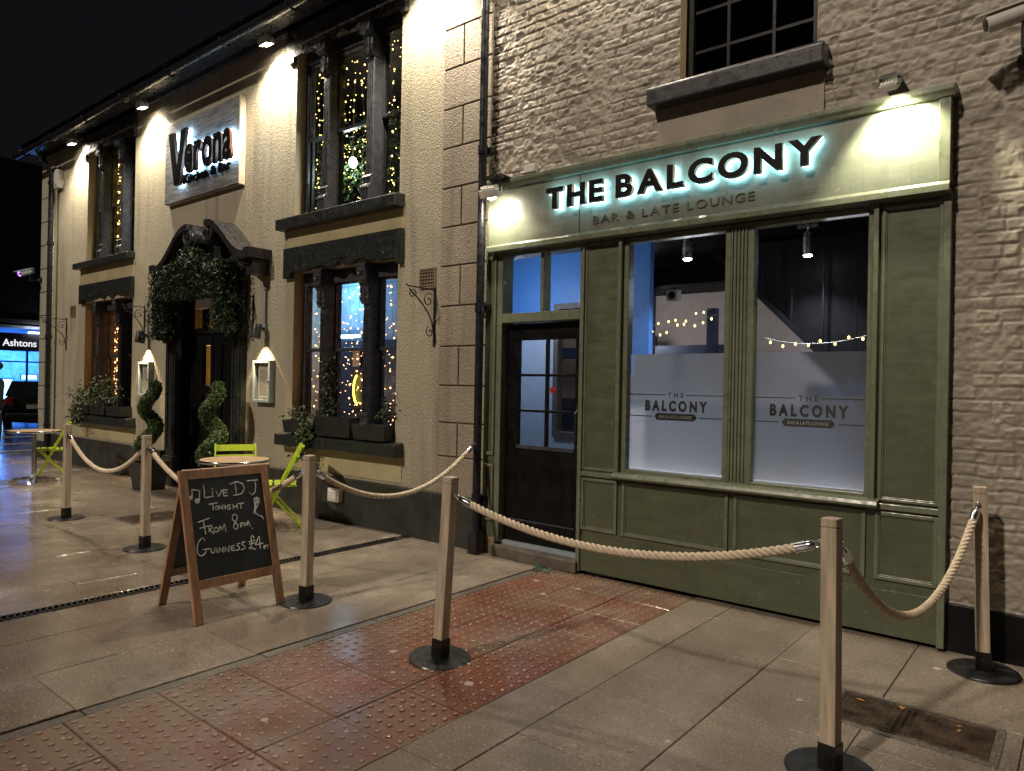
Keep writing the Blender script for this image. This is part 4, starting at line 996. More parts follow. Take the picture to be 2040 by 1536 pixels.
# door
q = MB(); q.box(-4.09,-4.035,-.05,.10,.12,2.668); q.box(-3.215,-3.185,-.05,.10,.12,2.668); q.box(-4.035,-3.215,-.05,.10,2.05,2.13); q.box(-4.035,-3.215,-.05,.10,2.63,2.668); q.box(-3.63,-3.595,-.035,.07,2.13,2.63); df = q.build('door_frame', GT, sf, bevel=.004)
q = MB(); q.add([(-4.035,.03,2.13),(-3.215,.03,2.13),(-3.215,.03,2.63),(-4.035,.03,2.63)], [(0,1,2,3)]); q.build('transom_pane', M['glass'], df)
q = MB(); y0, y1 = .03, .075
q.box(-4.03,-3.90,y0,y1,.14,2.045); q.box(-3.30,-3.22,y0,y1,.14,2.045); q.box(-3.90,-3.30,y0,y1,.14,.98); q.box(-3.90,-3.30,y0,y1,1.90,2.045)
q.box(-3.612,-3.588,y0+.004,y1-.004,.98,1.90)
for zz in (1.285,1.595): q.box(-3.90,-3.612,y0+.004,y1-.004,zz-.011,zz+.011); q.box(-3.588,-3.30,y0+.004,y1-.004,zz-.011,zz+.011)
dr_ = q.build('door', M['black'], sf, bevel=.004)
q = MB(); q.add([(-3.90,.055,.98),(-3.30,.055,.98),(-3.30,.055,1.90),(-3.90,.055,1.90)], [(0,1,2,3)]); q.build('pane', M['glass'], dr_)
for b6 in ((-3.905,-3.295,y0-.012,y0-.0005,.955,.985),(-3.95,-3.28,y0-.01,y0-.0005,.32,.335)):
    q = MB(); q.box(*b6); q.build('bead', M['darktrim'], dr_)
q = MB(); q.tube([(-3.255,.03,1.02),(-3.255,-.02,1.05),(-3.255,-.02,1.28),(-3.255,.03,1.31)], .013, 8); q.box(-3.275,-3.235,.018,.03,.98,1.36); q.build('handle', M['iron'], dr_)
q = MB(); q.lathe([(.0,0),(.03,0)], (-3.54,.05,1.47), 18, Matrix.Rotation(PI/2,3,'X')); q.build('sticker', M['red'], dr_)
q = MB(); q.box(-4.09,-3.18,-.10,.10,.0,.10); q.build('door_step', M['stonestep'], sf, bevel=.01)
q = MB(); q.box(-4.03,-3.22,.0,.10,.1003,.135); q.build('threshold', M['alu'], sf)
q = MB(); q.box(-4.23,-4.09,-.04,.05,.0,.155); q.build('rotten_end', mat('rotten_wood', (.2,.14,.08), .8, var=.6, vscale=12, bump=.8), sf)

# lettering on the fascia
ss = thing('shop_sign', 'black halo lit raised lettering along the sage green fascia', 'sign', (-2.5,-.1,3.0))
sign_letters('THE BALCONY', -3.48,-1.335, 2.953, .172, -.10, .042, .04, ss, M['brass'], M['halo'], .045, .14, space=.30)
st2 = thing('shop_sign', 'small unlit bronze lettering below the halo lit letters on the fascia', 'sign', (-2.5,-.1,2.8))
M['bronze'] = mat('dark_bronze', (.075,.08,.056), .4, .1)
M['letter'], lf = M['bronze'], M['letter']
sign_letters('BAR & LATE LOUNGE', -3.07,-1.78, 2.79, .060, -.10, .001, .007, st2, M['bronze'], None, .0, .16, space=.4); M['letter'] = lf

# shopfront floodlights
SC = (1.,.93,.66)
flood((-4.0,-.26,3.13),(-4.04,-.06,2.7),'floodlight glaring at the left end of the green fascia by the drainpipe','shopfront floodlights',46,140,.6,SC,.16,True)
flood((-.93,-.28,3.275),(-.905,-.10,3.03),'floodlight above the right end of the green fascia','shopfront floodlights',60,104,.3,SC,.06,True,.55)
q = MB(); q.box(-3.82,-3.70,-.06,-.0,3.33,3.40); q.box(-3.87,-3.82,-.04,-.0,3.34,3.36); tag(q.build('junction_box', M['plastic'], None, bevel=.008), 'small pale junction box on the brick above the left end of the fascia', 'junction box')

for x, lb in ((-3.3,'floodlight high on the brick wall left of the dark upper window'),(-.6,'floodlight high on the brick wall right of the dark upper window')): flood((x,-.30,5.75), (x,-.02,4.9), lb, 'floodlights high on the brick wall', 120 if x < -2 else 70, 140, .7, FC, .1, True)
# ---- interior of the bar
def part(x0, x1, y0, y1, z0, z1, name, m): q = MB(); q.box(x0,x1,y0,y1,z0,z1); return q.build(name, m, sf)
part(-5.42,-5.37,.12,1.5,.05,2.2,'interior_wall',M['litblue']); part(-5.42,-5.37,.12,1.5,2.2,3.0,'interior_wall',M['blue'])
part(-5.37,-4.56,1.5,1.58,.05,2.2,'interior_wall',M['litblue']); part(-5.37,-4.56,1.5,1.58,2.2,3.0,'interior_wall',M['blue']); part(-4.10,-3.42,1.5,1.58,1.62,3.0,'interior_wall',M['blue']); part(-4.56,-4.10,1.5,1.58,2.40,3.0,'interior_wall',M['blue']); part(-4.56,-4.10,1.5,1.58,.05,.95,'interior_wall',M['litblue']); part(-4.10,-3.95,1.5,1.58,.05,1.62,'interior_wall',M['blue'])
q = MB(); q.frame(-4.56,-4.10,.95,2.40,.06,1.46,1.56); q.build('inner_window_frame', M['darkroom'], sf)
part(-8.5,-.6,5.6,5.68,.05,3.0,'interior_wall',M['beige']); part(-.62,-.57,.1,5.6,.05,3.0,'interior_wall',M['darkroom']); part(-8.55,-8.5,2.,5.6,.05,3.0,'interior_wall',M['beige']); part(-8.5,-5.42,1.95,2.,.05,3.0,'interior_wall',M['beige'])
part(-8.55,-.57,.10,5.68,3.0,3.06,'interior_ceiling',M['ceil']); part(-8.55,-.57,.10,5.68,.0,.05,'interior_floor',M['floorint'])
part(-8.5,-.62,3.0,3.15,2.75,2.98,'interior_beam',M['ceil']); part(-8.5,-3.7,4.5,4.7,1.95,2.12,'interior_beam',M['darkblue'])
part(-4.42,-4.24,3.0,3.2,.05,2.749,'interior_column',M['darkblue']); part(-4.05,-3.93,4.3,4.42,.05,2.6,'interior_column',M['darkblue'])
part(-5.6,-5.2,4.9,5.1,.05,2.3,'interior_column',M['darkroom'])
part(-3.9,-3.42,1.5,1.9,.05,1.3,'counter',M['beige'])
part(-3.0,-.65,.10,.50,.05,.84,'window_ledge',mat('pale_ledge', (.6,.55,.52), .5))
part(-8.5,-.62,5.50,5.598,.05,1.30,'added_dark_wainscot',M['darkblue']); part(-1.95,-.7,2.1,2.9,.05,1.565,'added_stair_block',M['darkblue']); part(-5.3,-3.4,3.4,4.0,.05,1.12,'booth_seat',M['darkblue'])  # dark wainscot and stair block added to darken the film's middle
q = MB(); q.box(-2.78,-1.99,.055,.085,.841,.86); q.box(-1.81,-1.07,.055,.085,.841,.86); q.build('added_glow_strip', emit('added_strip_glow', (1.,.86,.78), 5), sf)  # glowing strip added behind the sill to brighten the film's lower edge
stt = thing('staircase', 'dark staircase rising diagonally inside the right shop window', 'staircase', (-2.2,3,.1))
q = MB(); q.prism([(-3.05,2.95),(-1.67,1.57),(-.7,1.57),(-.7,2.95)], 2.1, 2.9, 'y'); q.build('stair_side', M['ceil'], stt)
q = MB()
for i in range(6): q.bar((-2.75+i*.28,2.0,2.68-i*.27),(-2.75+i*.28,2.0,2.9),.014,.014)
q.bar((-2.95,2.0,2.87),(-1.4,2.0,1.32),.04,.05); q.build('balustrade', M['ceil'], stt)
for x, y, lb in ((-2.95,1.35,'silver cylinder downlight glowing inside the left shop window'),(-1.98,1.75,'silver cylinder downlight glowing inside the right shop window')):
    t = thing('downlight', lb, 'downlight', (x,y,2.7), 'cylinder downlights inside the bar')
    q = MB(); q.tube([(x,y,2.72),(x,y,2.92)], .045, 16); q.tube([(x,y,2.92),(x,y,3.0)], .012, 8); q.box(x-.09,x+.09,y-.03,y+.03,2.965,2.99); q.build('lamp_housing', M['steel'], t, 'auto')
    q = MB(); q.ball((x,y,2.722), .04, 14, 8, (1,1,.5)); q.build('lens', M['downlens'], t)
    spot((x,y,2.69),(x,y-.25,0),80,120,.8,(.85,.9,1.),t,.04)
point((-4.7,.6,2.3), 30, (.9,.95,1.), .12, sf); point((-5.2,4.0,2.3), 26, (.95,.92,.92), .25, sf); point((-2.3,4.6,2.1), 16, (.9,.9,1.), .25, sf); [spot((x,.30,2.95),(x,.27,.8),p_,30,1.,(1.,.88,.80),sf,.03) for x, p_ in ((-2.65,26),(-2.15,26),(-1.65,20),(-1.2,20))]; point((-2.6,.7,2.3), 3.5, (.9,.92,1.), .2, sf); point((-1.3,.5,2.5), 1.5, (.85,.9,1.), .2, sf)  # unseen fill points, plus added ceiling spots that brighten the ledge behind the film
t = thing('wall_speaker', 'small pale speaker on a bracket inside the left shop window near the warm bulbs', 'speaker', (-4.08,3.3,2.7))
q = MB(); q.prism([(-4.15,2.60),(-4.01,2.60),(-4.0,2.74),(-4.16,2.74)], 3.3, 3.42, 'y'); q.build('cabinet', M['plastic'], t, bevel=.01)
q = MB(); q.lathe([(0,.006),(.045,.006),(.05,0)], (-4.08,3.3,2.67), 18, Matrix.Rotation(PI/2,3,'X')); q.build('speaker_cone', M['lampblack'], t)
q = MB(); q.tube([(-4.08,3.38,2.74),(-4.08,3.38,3.0)], .012, 6); q.build('bracket', M['lampblack'], t)
def festoon(pts3, n, label, r=.012):
    t = thing('string_lights', label, 'string lights', pts3[0], 'festoon lights inside the bar')
    a_, m_, b_ = [Vector(p) for p in pts3]
    cv = [a_*(1-u)**2 + m_*2*u*(1-u) + b_*u*u for u in np.linspace(0,1,24)]
    q = MB(); q.tube(cv, .003, 5); q.build('wire', mat('pale_wire', (.4,.4,.35), .5), t)
    for i in range(n):
        u = (i+.5)/n; p = a_*(1-u)**2 + m_*2*u*(1-u) + b_*u*u + Vector((rng.uniform(-.02,.02),0,rng.uniform(-.05,.02)))
        o = bpy.data.objects.new('bulb', bulbm(M['bulbw'], r)); COL.objects.link(o); par(o, t); o.location = p
festoon(((-4.9,2.7,2.45),(-4.3,2.7,2.05),(-3.3,2.7,2.4)), 16, 'sagging string of warm bulbs inside the left shop window')
festoon(((-4.6,2.4,2.05),(-3.8,2.4,2.1),(-3.1,2.4,2.3)), 14, 'crossing string of warm bulbs inside the left shop window lower down')
festoon(((-2.4,1.9,2.0),(-1.9,1.9,1.85),(-1.35,1.9,2.05)), 9, 'short string of warm bulbs inside the right shop window')
festoon(((-4.36,1.9,2.3),(-4.42,1.9,1.6),(-4.36,1.9,1.0)), 7, 'string of warm bulbs seen through the black door panes')

# ------------------------------------------------------------------ rope posts
def make_post(loc, label):
    x, y, _ = loc; t = thing('rope_post', label, 'rope post', loc, 'wooden rope barrier posts')
    q = MB(); q.box(x-.031,x+.031,y-.031,y+.031,.02,.962); q.box(x-.028,x+.028,y-.028,y+.028,.962,.967); q.box(x-.031,x+.031,y-.031,y+.031,.967,1.0); q.build('post', M['postwood'], t, bevel=.003)
    q = MB(); q.lathe([(.168,0),(.172,.006),(.168,.012),(.05,.016),(0,.016)], (x,y,0), 40); q.build('base_plate', M['base'], t, 'auto')
    q = MB(); q.box(x-.036,x+.036,y-.036,y+.036,.014,.115); q.lathe([(0,.004),(.006,.003),(.007,0)], (x,y-.036,.07), 8, Matrix.Rotation(PI/2,3,'X')); q.lathe([(0,.004),(.006,.003),(.007,0)], (x+.036,y,.07), 8, Matrix.Rotation(PI/2,3,'Y')); q.build('socket', M['socket'], t, bevel=.003)
    return t
POST = [(-8.43,-1.95),(-6.47,-2.0),(-4.13,-1.96),(-2.74,-2.07),(-.775,-1.87),(-.425,-.25)]
PL = ['wooden rope post furthest along the paving near the lime chair','wooden rope post just behind the chalkboard on its left','wooden rope post standing right of the chalkboard','leaning wooden rope post standing on the red tactile paving','nearest wooden rope post with its base cut by the picture edge','wooden rope post against the brick wall beside the green shopfront']
posts = [make_post((*POST[0],0), PL[0])]
for p, l in zip(POST[1:], PL[1:]): posts.append(place_copy(posts[0], (*p,0), 0, l))
for o, rz, tx, ty in zip(posts, (8,6,10,4,-8,12), (0,0,0,.0,0,0), (0,0,.01,.055,-.012,-.03)):
    o.rotation_euler = (tx, ty, R(rz))
def rope(a_, b_, sag, label, ha=.9, hb=.9, wall=False):
    a_ = Vector(a_); b_ = Vector(b_); h = (b_-a_); hn = Vector((h[0],h[1],0)).normalized()
    t = thing('barrier_rope', label, 'rope', a_, 'ropes of the barrier')
    n0 = 90; ca = a_ + hn*.036; cb = b_ - hn*.036*(0 if wall else 1)
    cv = []
    for i in range(n0+1):
        u = i/n0; p = ca.lerp(cb, u); p.z -= sag*4*u*(1-u); cv.append(p)
    seg = [0]
    for i in range(n0): seg.append(seg[-1]+(cv[i+1]-cv[i]).length)
    Ltot = seg[-1]
    def at(s):
        s = max(0, min(Ltot, s)); i = min(n0-1, int(np.searchsorted(seg, s, 'right'))-1); f = (s-seg[i])/(seg[i+1]-seg[i]); return cv[i].lerp(cv[i+1], f)
    def tan(s): return (at(s+.01)-at(s-.01)).normalized()
    s0, s1 = .10, Ltot-.10; q = MB(); N = int((s1-s0)/.007); side = Vector((0,0,1)).cross(hn).normalized()
    for k in range(3):
        pts = []
        for i in range(N+1):
            s = s0+(s1-s0)*i/N; T = tan(s); n_ = (side - T*side.dot(T)).normalized(); bb_ = T.cross(n_); an = 2*PI*(s/.086+k/3)
            pts.append(at(s)+(n_*math.cos(an)+bb_*math.sin(an))*.0118)
        q.tube(pts, .0093, 7)
    q.build('rope', M['rope'], t, True)
    for sa, sb, e in ((.035,.115,0),(Ltot-.115,Ltot-.035,1)):
        q = MB(); pts = [at(sa+(sb-sa)*i/5) for i in range(6)]; q.tube(pts, [.013,.0205,.021,.021,.0205,.021] if e == 0 else [.021,.0205,.021,.021,.0205,.013], 14); q.build('ferrule', M['chrome'], t, 'auto')
        q = MB(); s_ = .024 if e == 0 else Ltot-.024; c = at(s_); T = tan(s_)
        q.tube([c + T*(.018*math.cos(x)) + Vector((0,0,1))*(.014*math.sin(x)) for x in np.linspace(.3,2*PI-.1,14)], .0035, 6)
        pe = a_ if e == 0 else b_; dirn = hn if e == 0 else -hn; pp = pe + dirn*(.03 if not (wall and e) else -.03)
        q.tube([pp, pp+dirn*.014], .011, 10); q.tube([pp+dirn*.02 + dirn*(.012*math.cos(x)) + side*(.012*math.sin(x)) for x in np.linspace(0,2*PI,14)], .0033, 6); q.build('hook', M['chrome'], t, True)
P3 = [Vector((*p,.90)) for p in POST]
P3[3] += Vector((.05,0,.0)); P3[5] += Vector((-.025,0,.01))
rope(P3[0],P3[1],.30,'sagging hemp rope between the two posts behind the chalkboard')
rope(P3[1],P3[2],.33,'hemp rope partly hidden behind the chalkboard')
rope(P3[2],(-4.225,-.17,.98),.31,'hemp rope from the post right of the chalkboard to the black drainpipe', wall=True)
rope(P3[3],P3[4],.165,'long hemp rope hanging in front of the shop windows')
rope(P3[4],P3[5],.435,'deeply sagging hemp rope from nearest post to the brick wall post')

# ------------------------------------------------------------------ chalkboard (A-board)
ab = thing('chalkboard_sign', 'wooden A-frame chalkboard standing on the wet paving', 'chalkboard', (-4.48,-2.38,0))
def apanel(sgn, mt_wood):
    xb, xt, H = (-4.205, -4.46, .92) if sgn > 0 else (-4.775, -4.48, .92)
    ya, yb = (-2.70,-2.08) if sgn > 0 else (-2.66,-2.04)
    def P(u, v, off=0.):   # u 0..1 along y, v height 0..1 ; off along outward normal
        nx = .962*sgn
        return Vector((xb+(xt-xb)*v+off*nx, ya+(yb-ya)*u, H*v+off*.27))
    def slabp(q, u0, u1, v0, v1, t0, t1):
        vs = [P(u, v, t_) for t_ in (t0, t1) for v in (v0, v1) for u in (u0, u1)]
        q.add(vs, [(0,2,3,1),(4,5,7,6),(0,1,5,4),(2,6,7,3),(0,4,6,2),(1,3,7,5)])
    W = .085
    legs = []
    for u0 in (0, 1-W):
        q = MB(); slabp(q, u0, u0+W, 0, 1., -.012, .014); q.build('leg', mt_wood, ab, bevel=.003)
    q = MB(); slabp(q, W, 1-W, .935, 1., -.011, .012); q.build('top_rail', mt_wood, ab, bevel=.003)
    q = MB(); slabp(q, W, 1-W, .215, .275, -.011, .012); q.build('bottom_rail', mt_wood, ab, bevel=.003)
    q = MB(); slabp(q, W, 1-W, .275, .935, -.004, .003); q.build('panel', M['chalkboard'], ab)
    return P, W
Pf, Wf = apanel(1, M['boardwood']); apanel(-1, M['boardwood'])
q = MB()
for yy in (-2.66,-2.12): q.tube([(-4.49,yy,.905),(-4.45,yy,.905)], .012, 8)
q.build('hinge', M['steel'], ab)
q = MB(); q.tube([(-4.28,-2.30,.24),(-4.40,-2.29,.17),(-4.55,-2.28,.16),(-4.70,-2.27,.23)], .003, 6); q.build('stay_cord', M['wire'], ab)
# chalk writing: strokes digitised on the panel (zoom coordinates mapped to panel u,v by homography)
src = [(300,232),(918,155),(1018,930),(410,1058)]; dst = [(0,1),(1,1),(1,0),(0,0)]
A_ = []; b_ = []
for (x, y), (u, v) in zip(src, dst):
    A_ += [[x,y,1,0,0,0,-u*x,-u*y],[0,0,0,x,y,1,-v*x,-v*y]]; b_ += [u, v]
Hm = np.append(np.linalg.solve(np.array(A_,float), np.array(b_,float)), 1).reshape(3,3)
def uv(x, y): p = Hm @ np.array([x,y,1.]); return p[0]/p[2], p[1]/p[2]
def circ(x, y, rx, ry, n=12, s=0): return [(x+rx*math.cos(s+2*PI*i/n), y+ry*math.sin(s+2*PI*i/n)) for i in range(n+1)]
ST = {'music_note': [[(345,390),(342,308),(407,318),(405,408)], circ(335,380,11,15), circ(387,405,18,17), circ(387,405,10,9), [(330,372),(342,388)]],
 'live_dj': [[(435,268),(442,320),(447,376),(482,370),(522,361)],[(512,318),(516,358)],circ(510,299,3,3,6),[(543,315),(566,363),(592,304)],[(600,308),(606,358),(642,352)],[(602,331),(634,326)],[(600,308),(638,303)],
   [(700,238),(708,295),(716,346)],[(655,257),(715,231),(762,246),(781,285),(765,325),(735,343),(688,350)],[(803,222),(895,212)],[(868,216),(877,270),(872,318),(850,341),(828,330),(822,315)]],
 'tonight': [[(483,431),(555,416)],[(515,425),(523,480)],circ(552,458,13,15),[(575,476),(573,436),(602,473),(601,430)],[(618,432),(622,468)],[(664,433),(645,436),(637,452),(645,468),(660,467),(668,453),(652,452)],[(685,425),(691,468)],[(720,420),(723,462)],[(687,447),(722,440)],[(728,419),(778,412)],[(750,416),(756,460)]],
 'from_8pm': [[(395,583),(440,565),(492,545)],[(440,572),(452,630),(463,682)],[(412,632),(480,611)],[(485,612),(493,660)],[(485,612),(508,606),(517,620),(505,634),(490,637),(530,673)],circ(548,641,17,20),[(575,656),(579,605),(600,642),(615,590),(631,655)],
   [(702,508),(682,520),(680,545),(700,572),(726,595),(729,620),(711,635),(693,622),(695,597),(712,570),(722,545),(718,518),(702,508)],[(750,580),(754,622)],[(750,582),(768,577),(776,588),(770,598),(752,602)],[(785,615),(789,575),(803,602),(815,560),(833,612)],circ(849,624,3,3,6)],
 'stout_price': [[(456,738),(450,714),(432,712),(408,738),(393,785),(397,835),(418,856),(440,854),(463,832),(472,797)],[(440,808),(505,796)],[(510,802),(510,826),(524,834),(537,824),(540,790)],[(553,790),(560,832)],[(576,830),(576,786),(607,826),(607,780)],[(622,823),(624,778),(657,826),(656,770)],[(672,776),(678,813),(706,806)],[(672,776),(700,769)],[(675,793),(698,789)],
   [(745,750),(725,754),(722,768),(740,779),(744,793),(735,804),(714,806)],[(788,738),(766,744),(763,758),(783,770),(790,784),(780,797),(757,801)],
   [(864,708),(858,690),(846,684),(838,700),(845,745),(842,780),(828,797),(820,790),(834,779),(856,792),(878,797)],[(820,738),(872,722)],[(823,757),(874,742)],[(905,688),(874,762),(940,744)],[(908,690),(913,740),(916,793)],[(946,766),(950,796)],[(946,766),(960,764),(963,775),(950,782)],[(966,765),(986,762)],[(976,764),(979,796)]],
 'microphone_drawing': [circ(886,385,23,24),[(868,372),(904,398)],[(870,398),(902,370)],[(886,362),(886,408)],[(868,402),(872,440),(864,492)],[(905,403),(890,440),(868,492)],[(876,410),(882,450),(868,480)],[(864,492),(885,500),(905,516),(930,520),(946,546)]]}
q = MB()
for nm, strokes in ST.items():
    for s in strokes:
        dense = []
        for i in range(len(s)-1):
            (x0_, y0_), (x1_, y1_) = s[i], s[i+1]; L = math.hypot(x1_-x0_, y1_-y0_); nn = max(1, int(L/14))
            for k in range(nn): dense.append((x0_+(x1_-x0_)*k/nn+rng.uniform(-.7,.7), y0_+(y1_-y0_)*k/nn+rng.uniform(-.7,.7)))
        dense.append(s[-1]); pts = []
        for x, y in dense:
            u, v = uv(x, y); pts.append(Pf(Wf+(1-2*Wf)*u, .275+.66*v, .0035))
        w_ = .0036
        q.tube(pts, [w_*rng.uniform(.75,1.2) for _ in pts], 5)
q.build('chalk_writing', M['chalk'], ab)

# ------------------------------------------------------------------ bistro furniture
def make_table(loc, label):
    x, y, _ = loc; t = thing('bistro_table', label, 'table', loc, 'round bistro tables')
    q = MB(); q.lathe([(.318,.712),(.322,.718),(.322,.728),(.318,.733)], (x,y,0), 48); q.build('table_top', M['tabletop'], t)
    q = MB(); q.lathe([(.3225,.706),(.332,.710),(.334,.722),(.331,.733),(.3225,.734)], (x,y,0), 48, None, False); q.build('rim', M['chrome'], t, True)
    q = MB(); q.tube([(x,y,.06),(x,y,.70)], .032, 18); q.box(x-.12,x+.12,y-.03,y+.03,.69,.711); q.build('column', M['chrome'], t, 'auto')
    q = MB(); q.lathe([(.05,.05),(.045,.085),(.034,.11)], (x,y,0), 16)
    for k in range(4):
        a_ = PI/4+k*PI/2; q.tube([(x,y,.065),(x+.16*math.cos(a_),y+.16*math.sin(a_),.05),(x+.30*math.cos(a_),y+.30*math.sin(a_),.02),(x+.31*math.cos(a_),y+.31*math.sin(a_),.0)], .02, 8)
    q.build('base', M['steel'], t, 'auto'); return t
t1 = make_table((-6.47,-1.16,0), 'round wood topped bistro table behind the chalkboard by the topiary')
place_copy(t1, (-11.70,-1.24,0), .3, 'round wood topped bistro table on the far wet paving')
def make_chair(label):
    t = thing('folding_chair', label, 'chair', (0,0,0), 'lime green folding bistro chairs'); L = M['lime']
    # faces +y ; width along x
    for sx in (-1, 1):
        q = MB(); q.bar((sx*.195,.20,0),(sx*.195,-.21,.84),.012,.024,(0,1,0)); q.build('back_leg', L, t, bevel=.002)
        q = MB(); q.bar((sx*.175,-.22,0),(sx*.175,.17,.44),.012,.022,(0,1,0)); q.build('front_leg', L, t, bevel=.002)
    for zc, yc in ((.80,-.192),(.70,-.143)):
        q = MB(); pts = [(x, yc-.02*(1-(x/.2)**2)) for x in np.linspace(-.205,.205,9)]
        for (xa, ya), (xb, yb) in zip(pts, pts[1:]):
            q.add([(xa,ya,zc-.032),(xb,yb,zc-.032),(xb,yb-.02,zc+.032),(xa,ya-.02,zc+.032),(xa,ya-.010,zc-.035),(xb,yb-.010,zc-.035),(xb,yb-.030,zc+.029),(xa,ya-.030,zc+.029)], [(0,1,2,3),(7,6,5,4),(3,2,6,7),(0,4,5,1)])
        q.build('back_slat', L, t)
    for i in range(5):
        q = MB(); y0 = -.16+i*.078; q.box(-.19,.19,y0,y0+.058,.437,.45); q.build('seat_slat', L, t, bevel=.002)
    for xa in (-.187,.165):
        q = MB(); q.box(xa,xa+.022,-.17,.23,.424,.436); q.build('seat_rail', L, t)
    for xw, yw, zw in ((.195,.178,.045),(.175,-.195,.03),(.19,0.,.42)):
        q = MB(); q.tube([(-xw,yw,zw),(xw,yw,zw)], .006, 6); q.build('stretcher', L, t)
    return t
c1 = make_chair('lime folding chair behind the bistro table, backrest slats facing the camera')
c1.location = (-6.73,-1.00,0); c1.rotation_euler = (0,0,R(-119))
c1['label'] = 'lime folding chair tucked behind the bistro table, its two back slats visible'
place_copy(c1, (-6.54,-.61,0), R(147), 'lime folding chair seen edge on, right of the bistro table by the chalkboard')
place_copy(c1, (-11.86,-.96,0), R(162), 'lime folding chair by the far bistro table under the far window')

# ------------------------------------------------------------------ spiral topiary
def topiary(x, y, ph, label, lean):
    t = thing('topiary', label, 'topiary', (x,y,0), 'spiral box topiaries flanking the doorway')
    q = MB(); b, tp_ = .15, .19
    vs = [(x+sx*r,y+sy*r,z) for r, z in ((b,0),(tp_,.38),(tp_-.02,.38),(tp_-.03,.33)) for sx, sy in ((-1,-1),(1,-1),(1,1),(-1,1))]
    fs = [(3,2,1,0),(12,13,14,15)]
    for l in range(3):
        for i in range(4): j = (i+1) % 4; fs.append((l*4+i,l*4+j,(l+1)*4+j,(l+1)*4+i))
    q.add(vs, fs); q.build('planter', M['planter'], t, bevel=.005)
    q = MB(); q.tube([(x,y,.3),(x,y,1.45)], .018, 8); q.build('trunk', M['stem'], t)
    P = []; core = []
    for i in range(60):
        u = i/59; a_ = ph + u*2*PI*1.75; rr = .088*(1-.3*u); tr = .108*(1-.3*u); core.append(((x+rr*math.cos(a_), y+rr*math.sin(a_), .50+.92*u), tr))
    for (c, tr) in core:
        for _ in range(190):
            n = Vector((rng.gauss(0,1),rng.gauss(0,1),rng.gauss(0,.8))).normalized(); P.append(Vector(c)+n*tr*rng.uniform(.72,1.06))
    leafcloud(P, .016, .6).build('foliage', M['leafb'], t)
    q = MB(); q.tube([c for c, _ in core], [tr*.78 for _, tr in core], 10); q.build('inner_twigs', M['leaf'], t, True)
topiary(-8.28,-.42, R(190), 'spiral box topiary in a black planter right of the pub door', 0)
topiary(-9.95,-.42, R(185), 'spiral box topiary in a black planter left of the pub door', 0)

# ------------------------------------------------------------------ far side of the street
fb = thing('shop_building', 'dark corner building across the road with a blue lit shop', 'building', (-31,4,0))
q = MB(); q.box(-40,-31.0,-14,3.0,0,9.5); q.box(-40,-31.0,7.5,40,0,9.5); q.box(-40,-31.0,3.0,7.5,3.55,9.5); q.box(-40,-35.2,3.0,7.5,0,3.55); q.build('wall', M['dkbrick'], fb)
q = MB(); q.box(-31.12,-30.9,2.9,7.6,3.48,3.62); q.build('cornice', M['kerb'], fb)
q = MB(); q.box(-31.0,-30.92,3.0,7.5,2.44,3.10); sgn_ = q.build('sign_board', M['signface'], fb)
me = text_mesh('Ashtons', 1., .02, .01); lo, hi = bbox(me); sx = 1.08/(hi[0]-lo[0])
for v in me.vertices: v.co = (-30.91+v.co[2]*.3, 3.64+(v.co[0]-lo[0])*sx, 2.62+v.co[1]*.36)
me.update(); link('sign_lettering', me, emit('lit_sign_letters', (.8,.8,.85), .75), sgn_)
q = MB(); q.box(-30.95,-30.7,4.45,5.3,3.12,3.17); q.build('sign_lamp', emit('sign_lamp_glow', (.75,.85,1.), 5), fb)
q = MB()
for yy in (3.0,4.42,5.9,7.44): q.box(-31.05,-30.97,yy,yy+.06,.1,2.44)
q.box(-31.04,-30.98,3.0,7.5,2.02,2.07); q.box(-31.06,-30.95,3.0,7.5,.0,.18); q.build('shop_frame', M['darktrim'], fb)
q = MB(); q.add([(-31.0,3.06,.18),(-31.0,7.44,.18),(-31.0,7.44,2.44),(-31.0,3.06,2.44)], [(0,1,2,3)]); q.build('pane', M['glass'], fb)
bw = mat('shop_white_wall', (.6,.62,.65), .6)
q = MB(); q.box(-35.2,-35.1,3.0,7.5,.05,3.5); q.box(-35.1,-31.1,2.96,3.0,.05,3.5); q.box(-35.1,-31.1,7.5,7.54,.05,3.5); q.build('interior_wall', bw, fb)
q = MB(); q.box(-35.2,-31.1,3.0,7.5,3.3,3.4); q.build('interior_ceiling', bw, fb); q = MB(); q.box(-35.2,-31.1,3.0,7.5,-.01,.05); q.build('interior_floor', M['floorint'], fb)
al = bpy.data.lights.new('shop_light', 'AREA'); al.energy = 560; al.color = (.04,.22,1.); al.size = 2.2; al.shape = 'RECTANGLE'; al.size_y = 3
ao = bpy.data.objects.new('shop_light', al); COL.objects.link(ao); ao.location = (-33,5,3.25); par(ao, fb)
for (ya, yb, za, zb, xx, st_, lb) in ((3.62,4.18,.55,1.42,-31.4,5.,'bright blue white window display panel left of the parked car'),(4.42,5.0,1.22,1.6,-31.6,4.,'bright blue white window display panel above the parked car')):
    t = thing('display_panel', lb, 'display', (xx,(ya+yb)/2,za), 'lit display panels in the far shop')
    q = MB(); q.box(xx-.03,xx,ya,yb,za,zb); q.build('panel_frame', M['alu'], t)
    q = MB(); q.box(xx,xx+.01,ya+.04,yb-.04,za+.04,zb-.04); q.build('screen', emit('display_glow', (.18,.55,1.), st_), t)
    q = MB(); q.tube([(xx-.015,(ya+yb)/2,.05),(xx-.015,(ya+yb)/2,za)], .015, 6); q.build('stand', M['alu'], t)
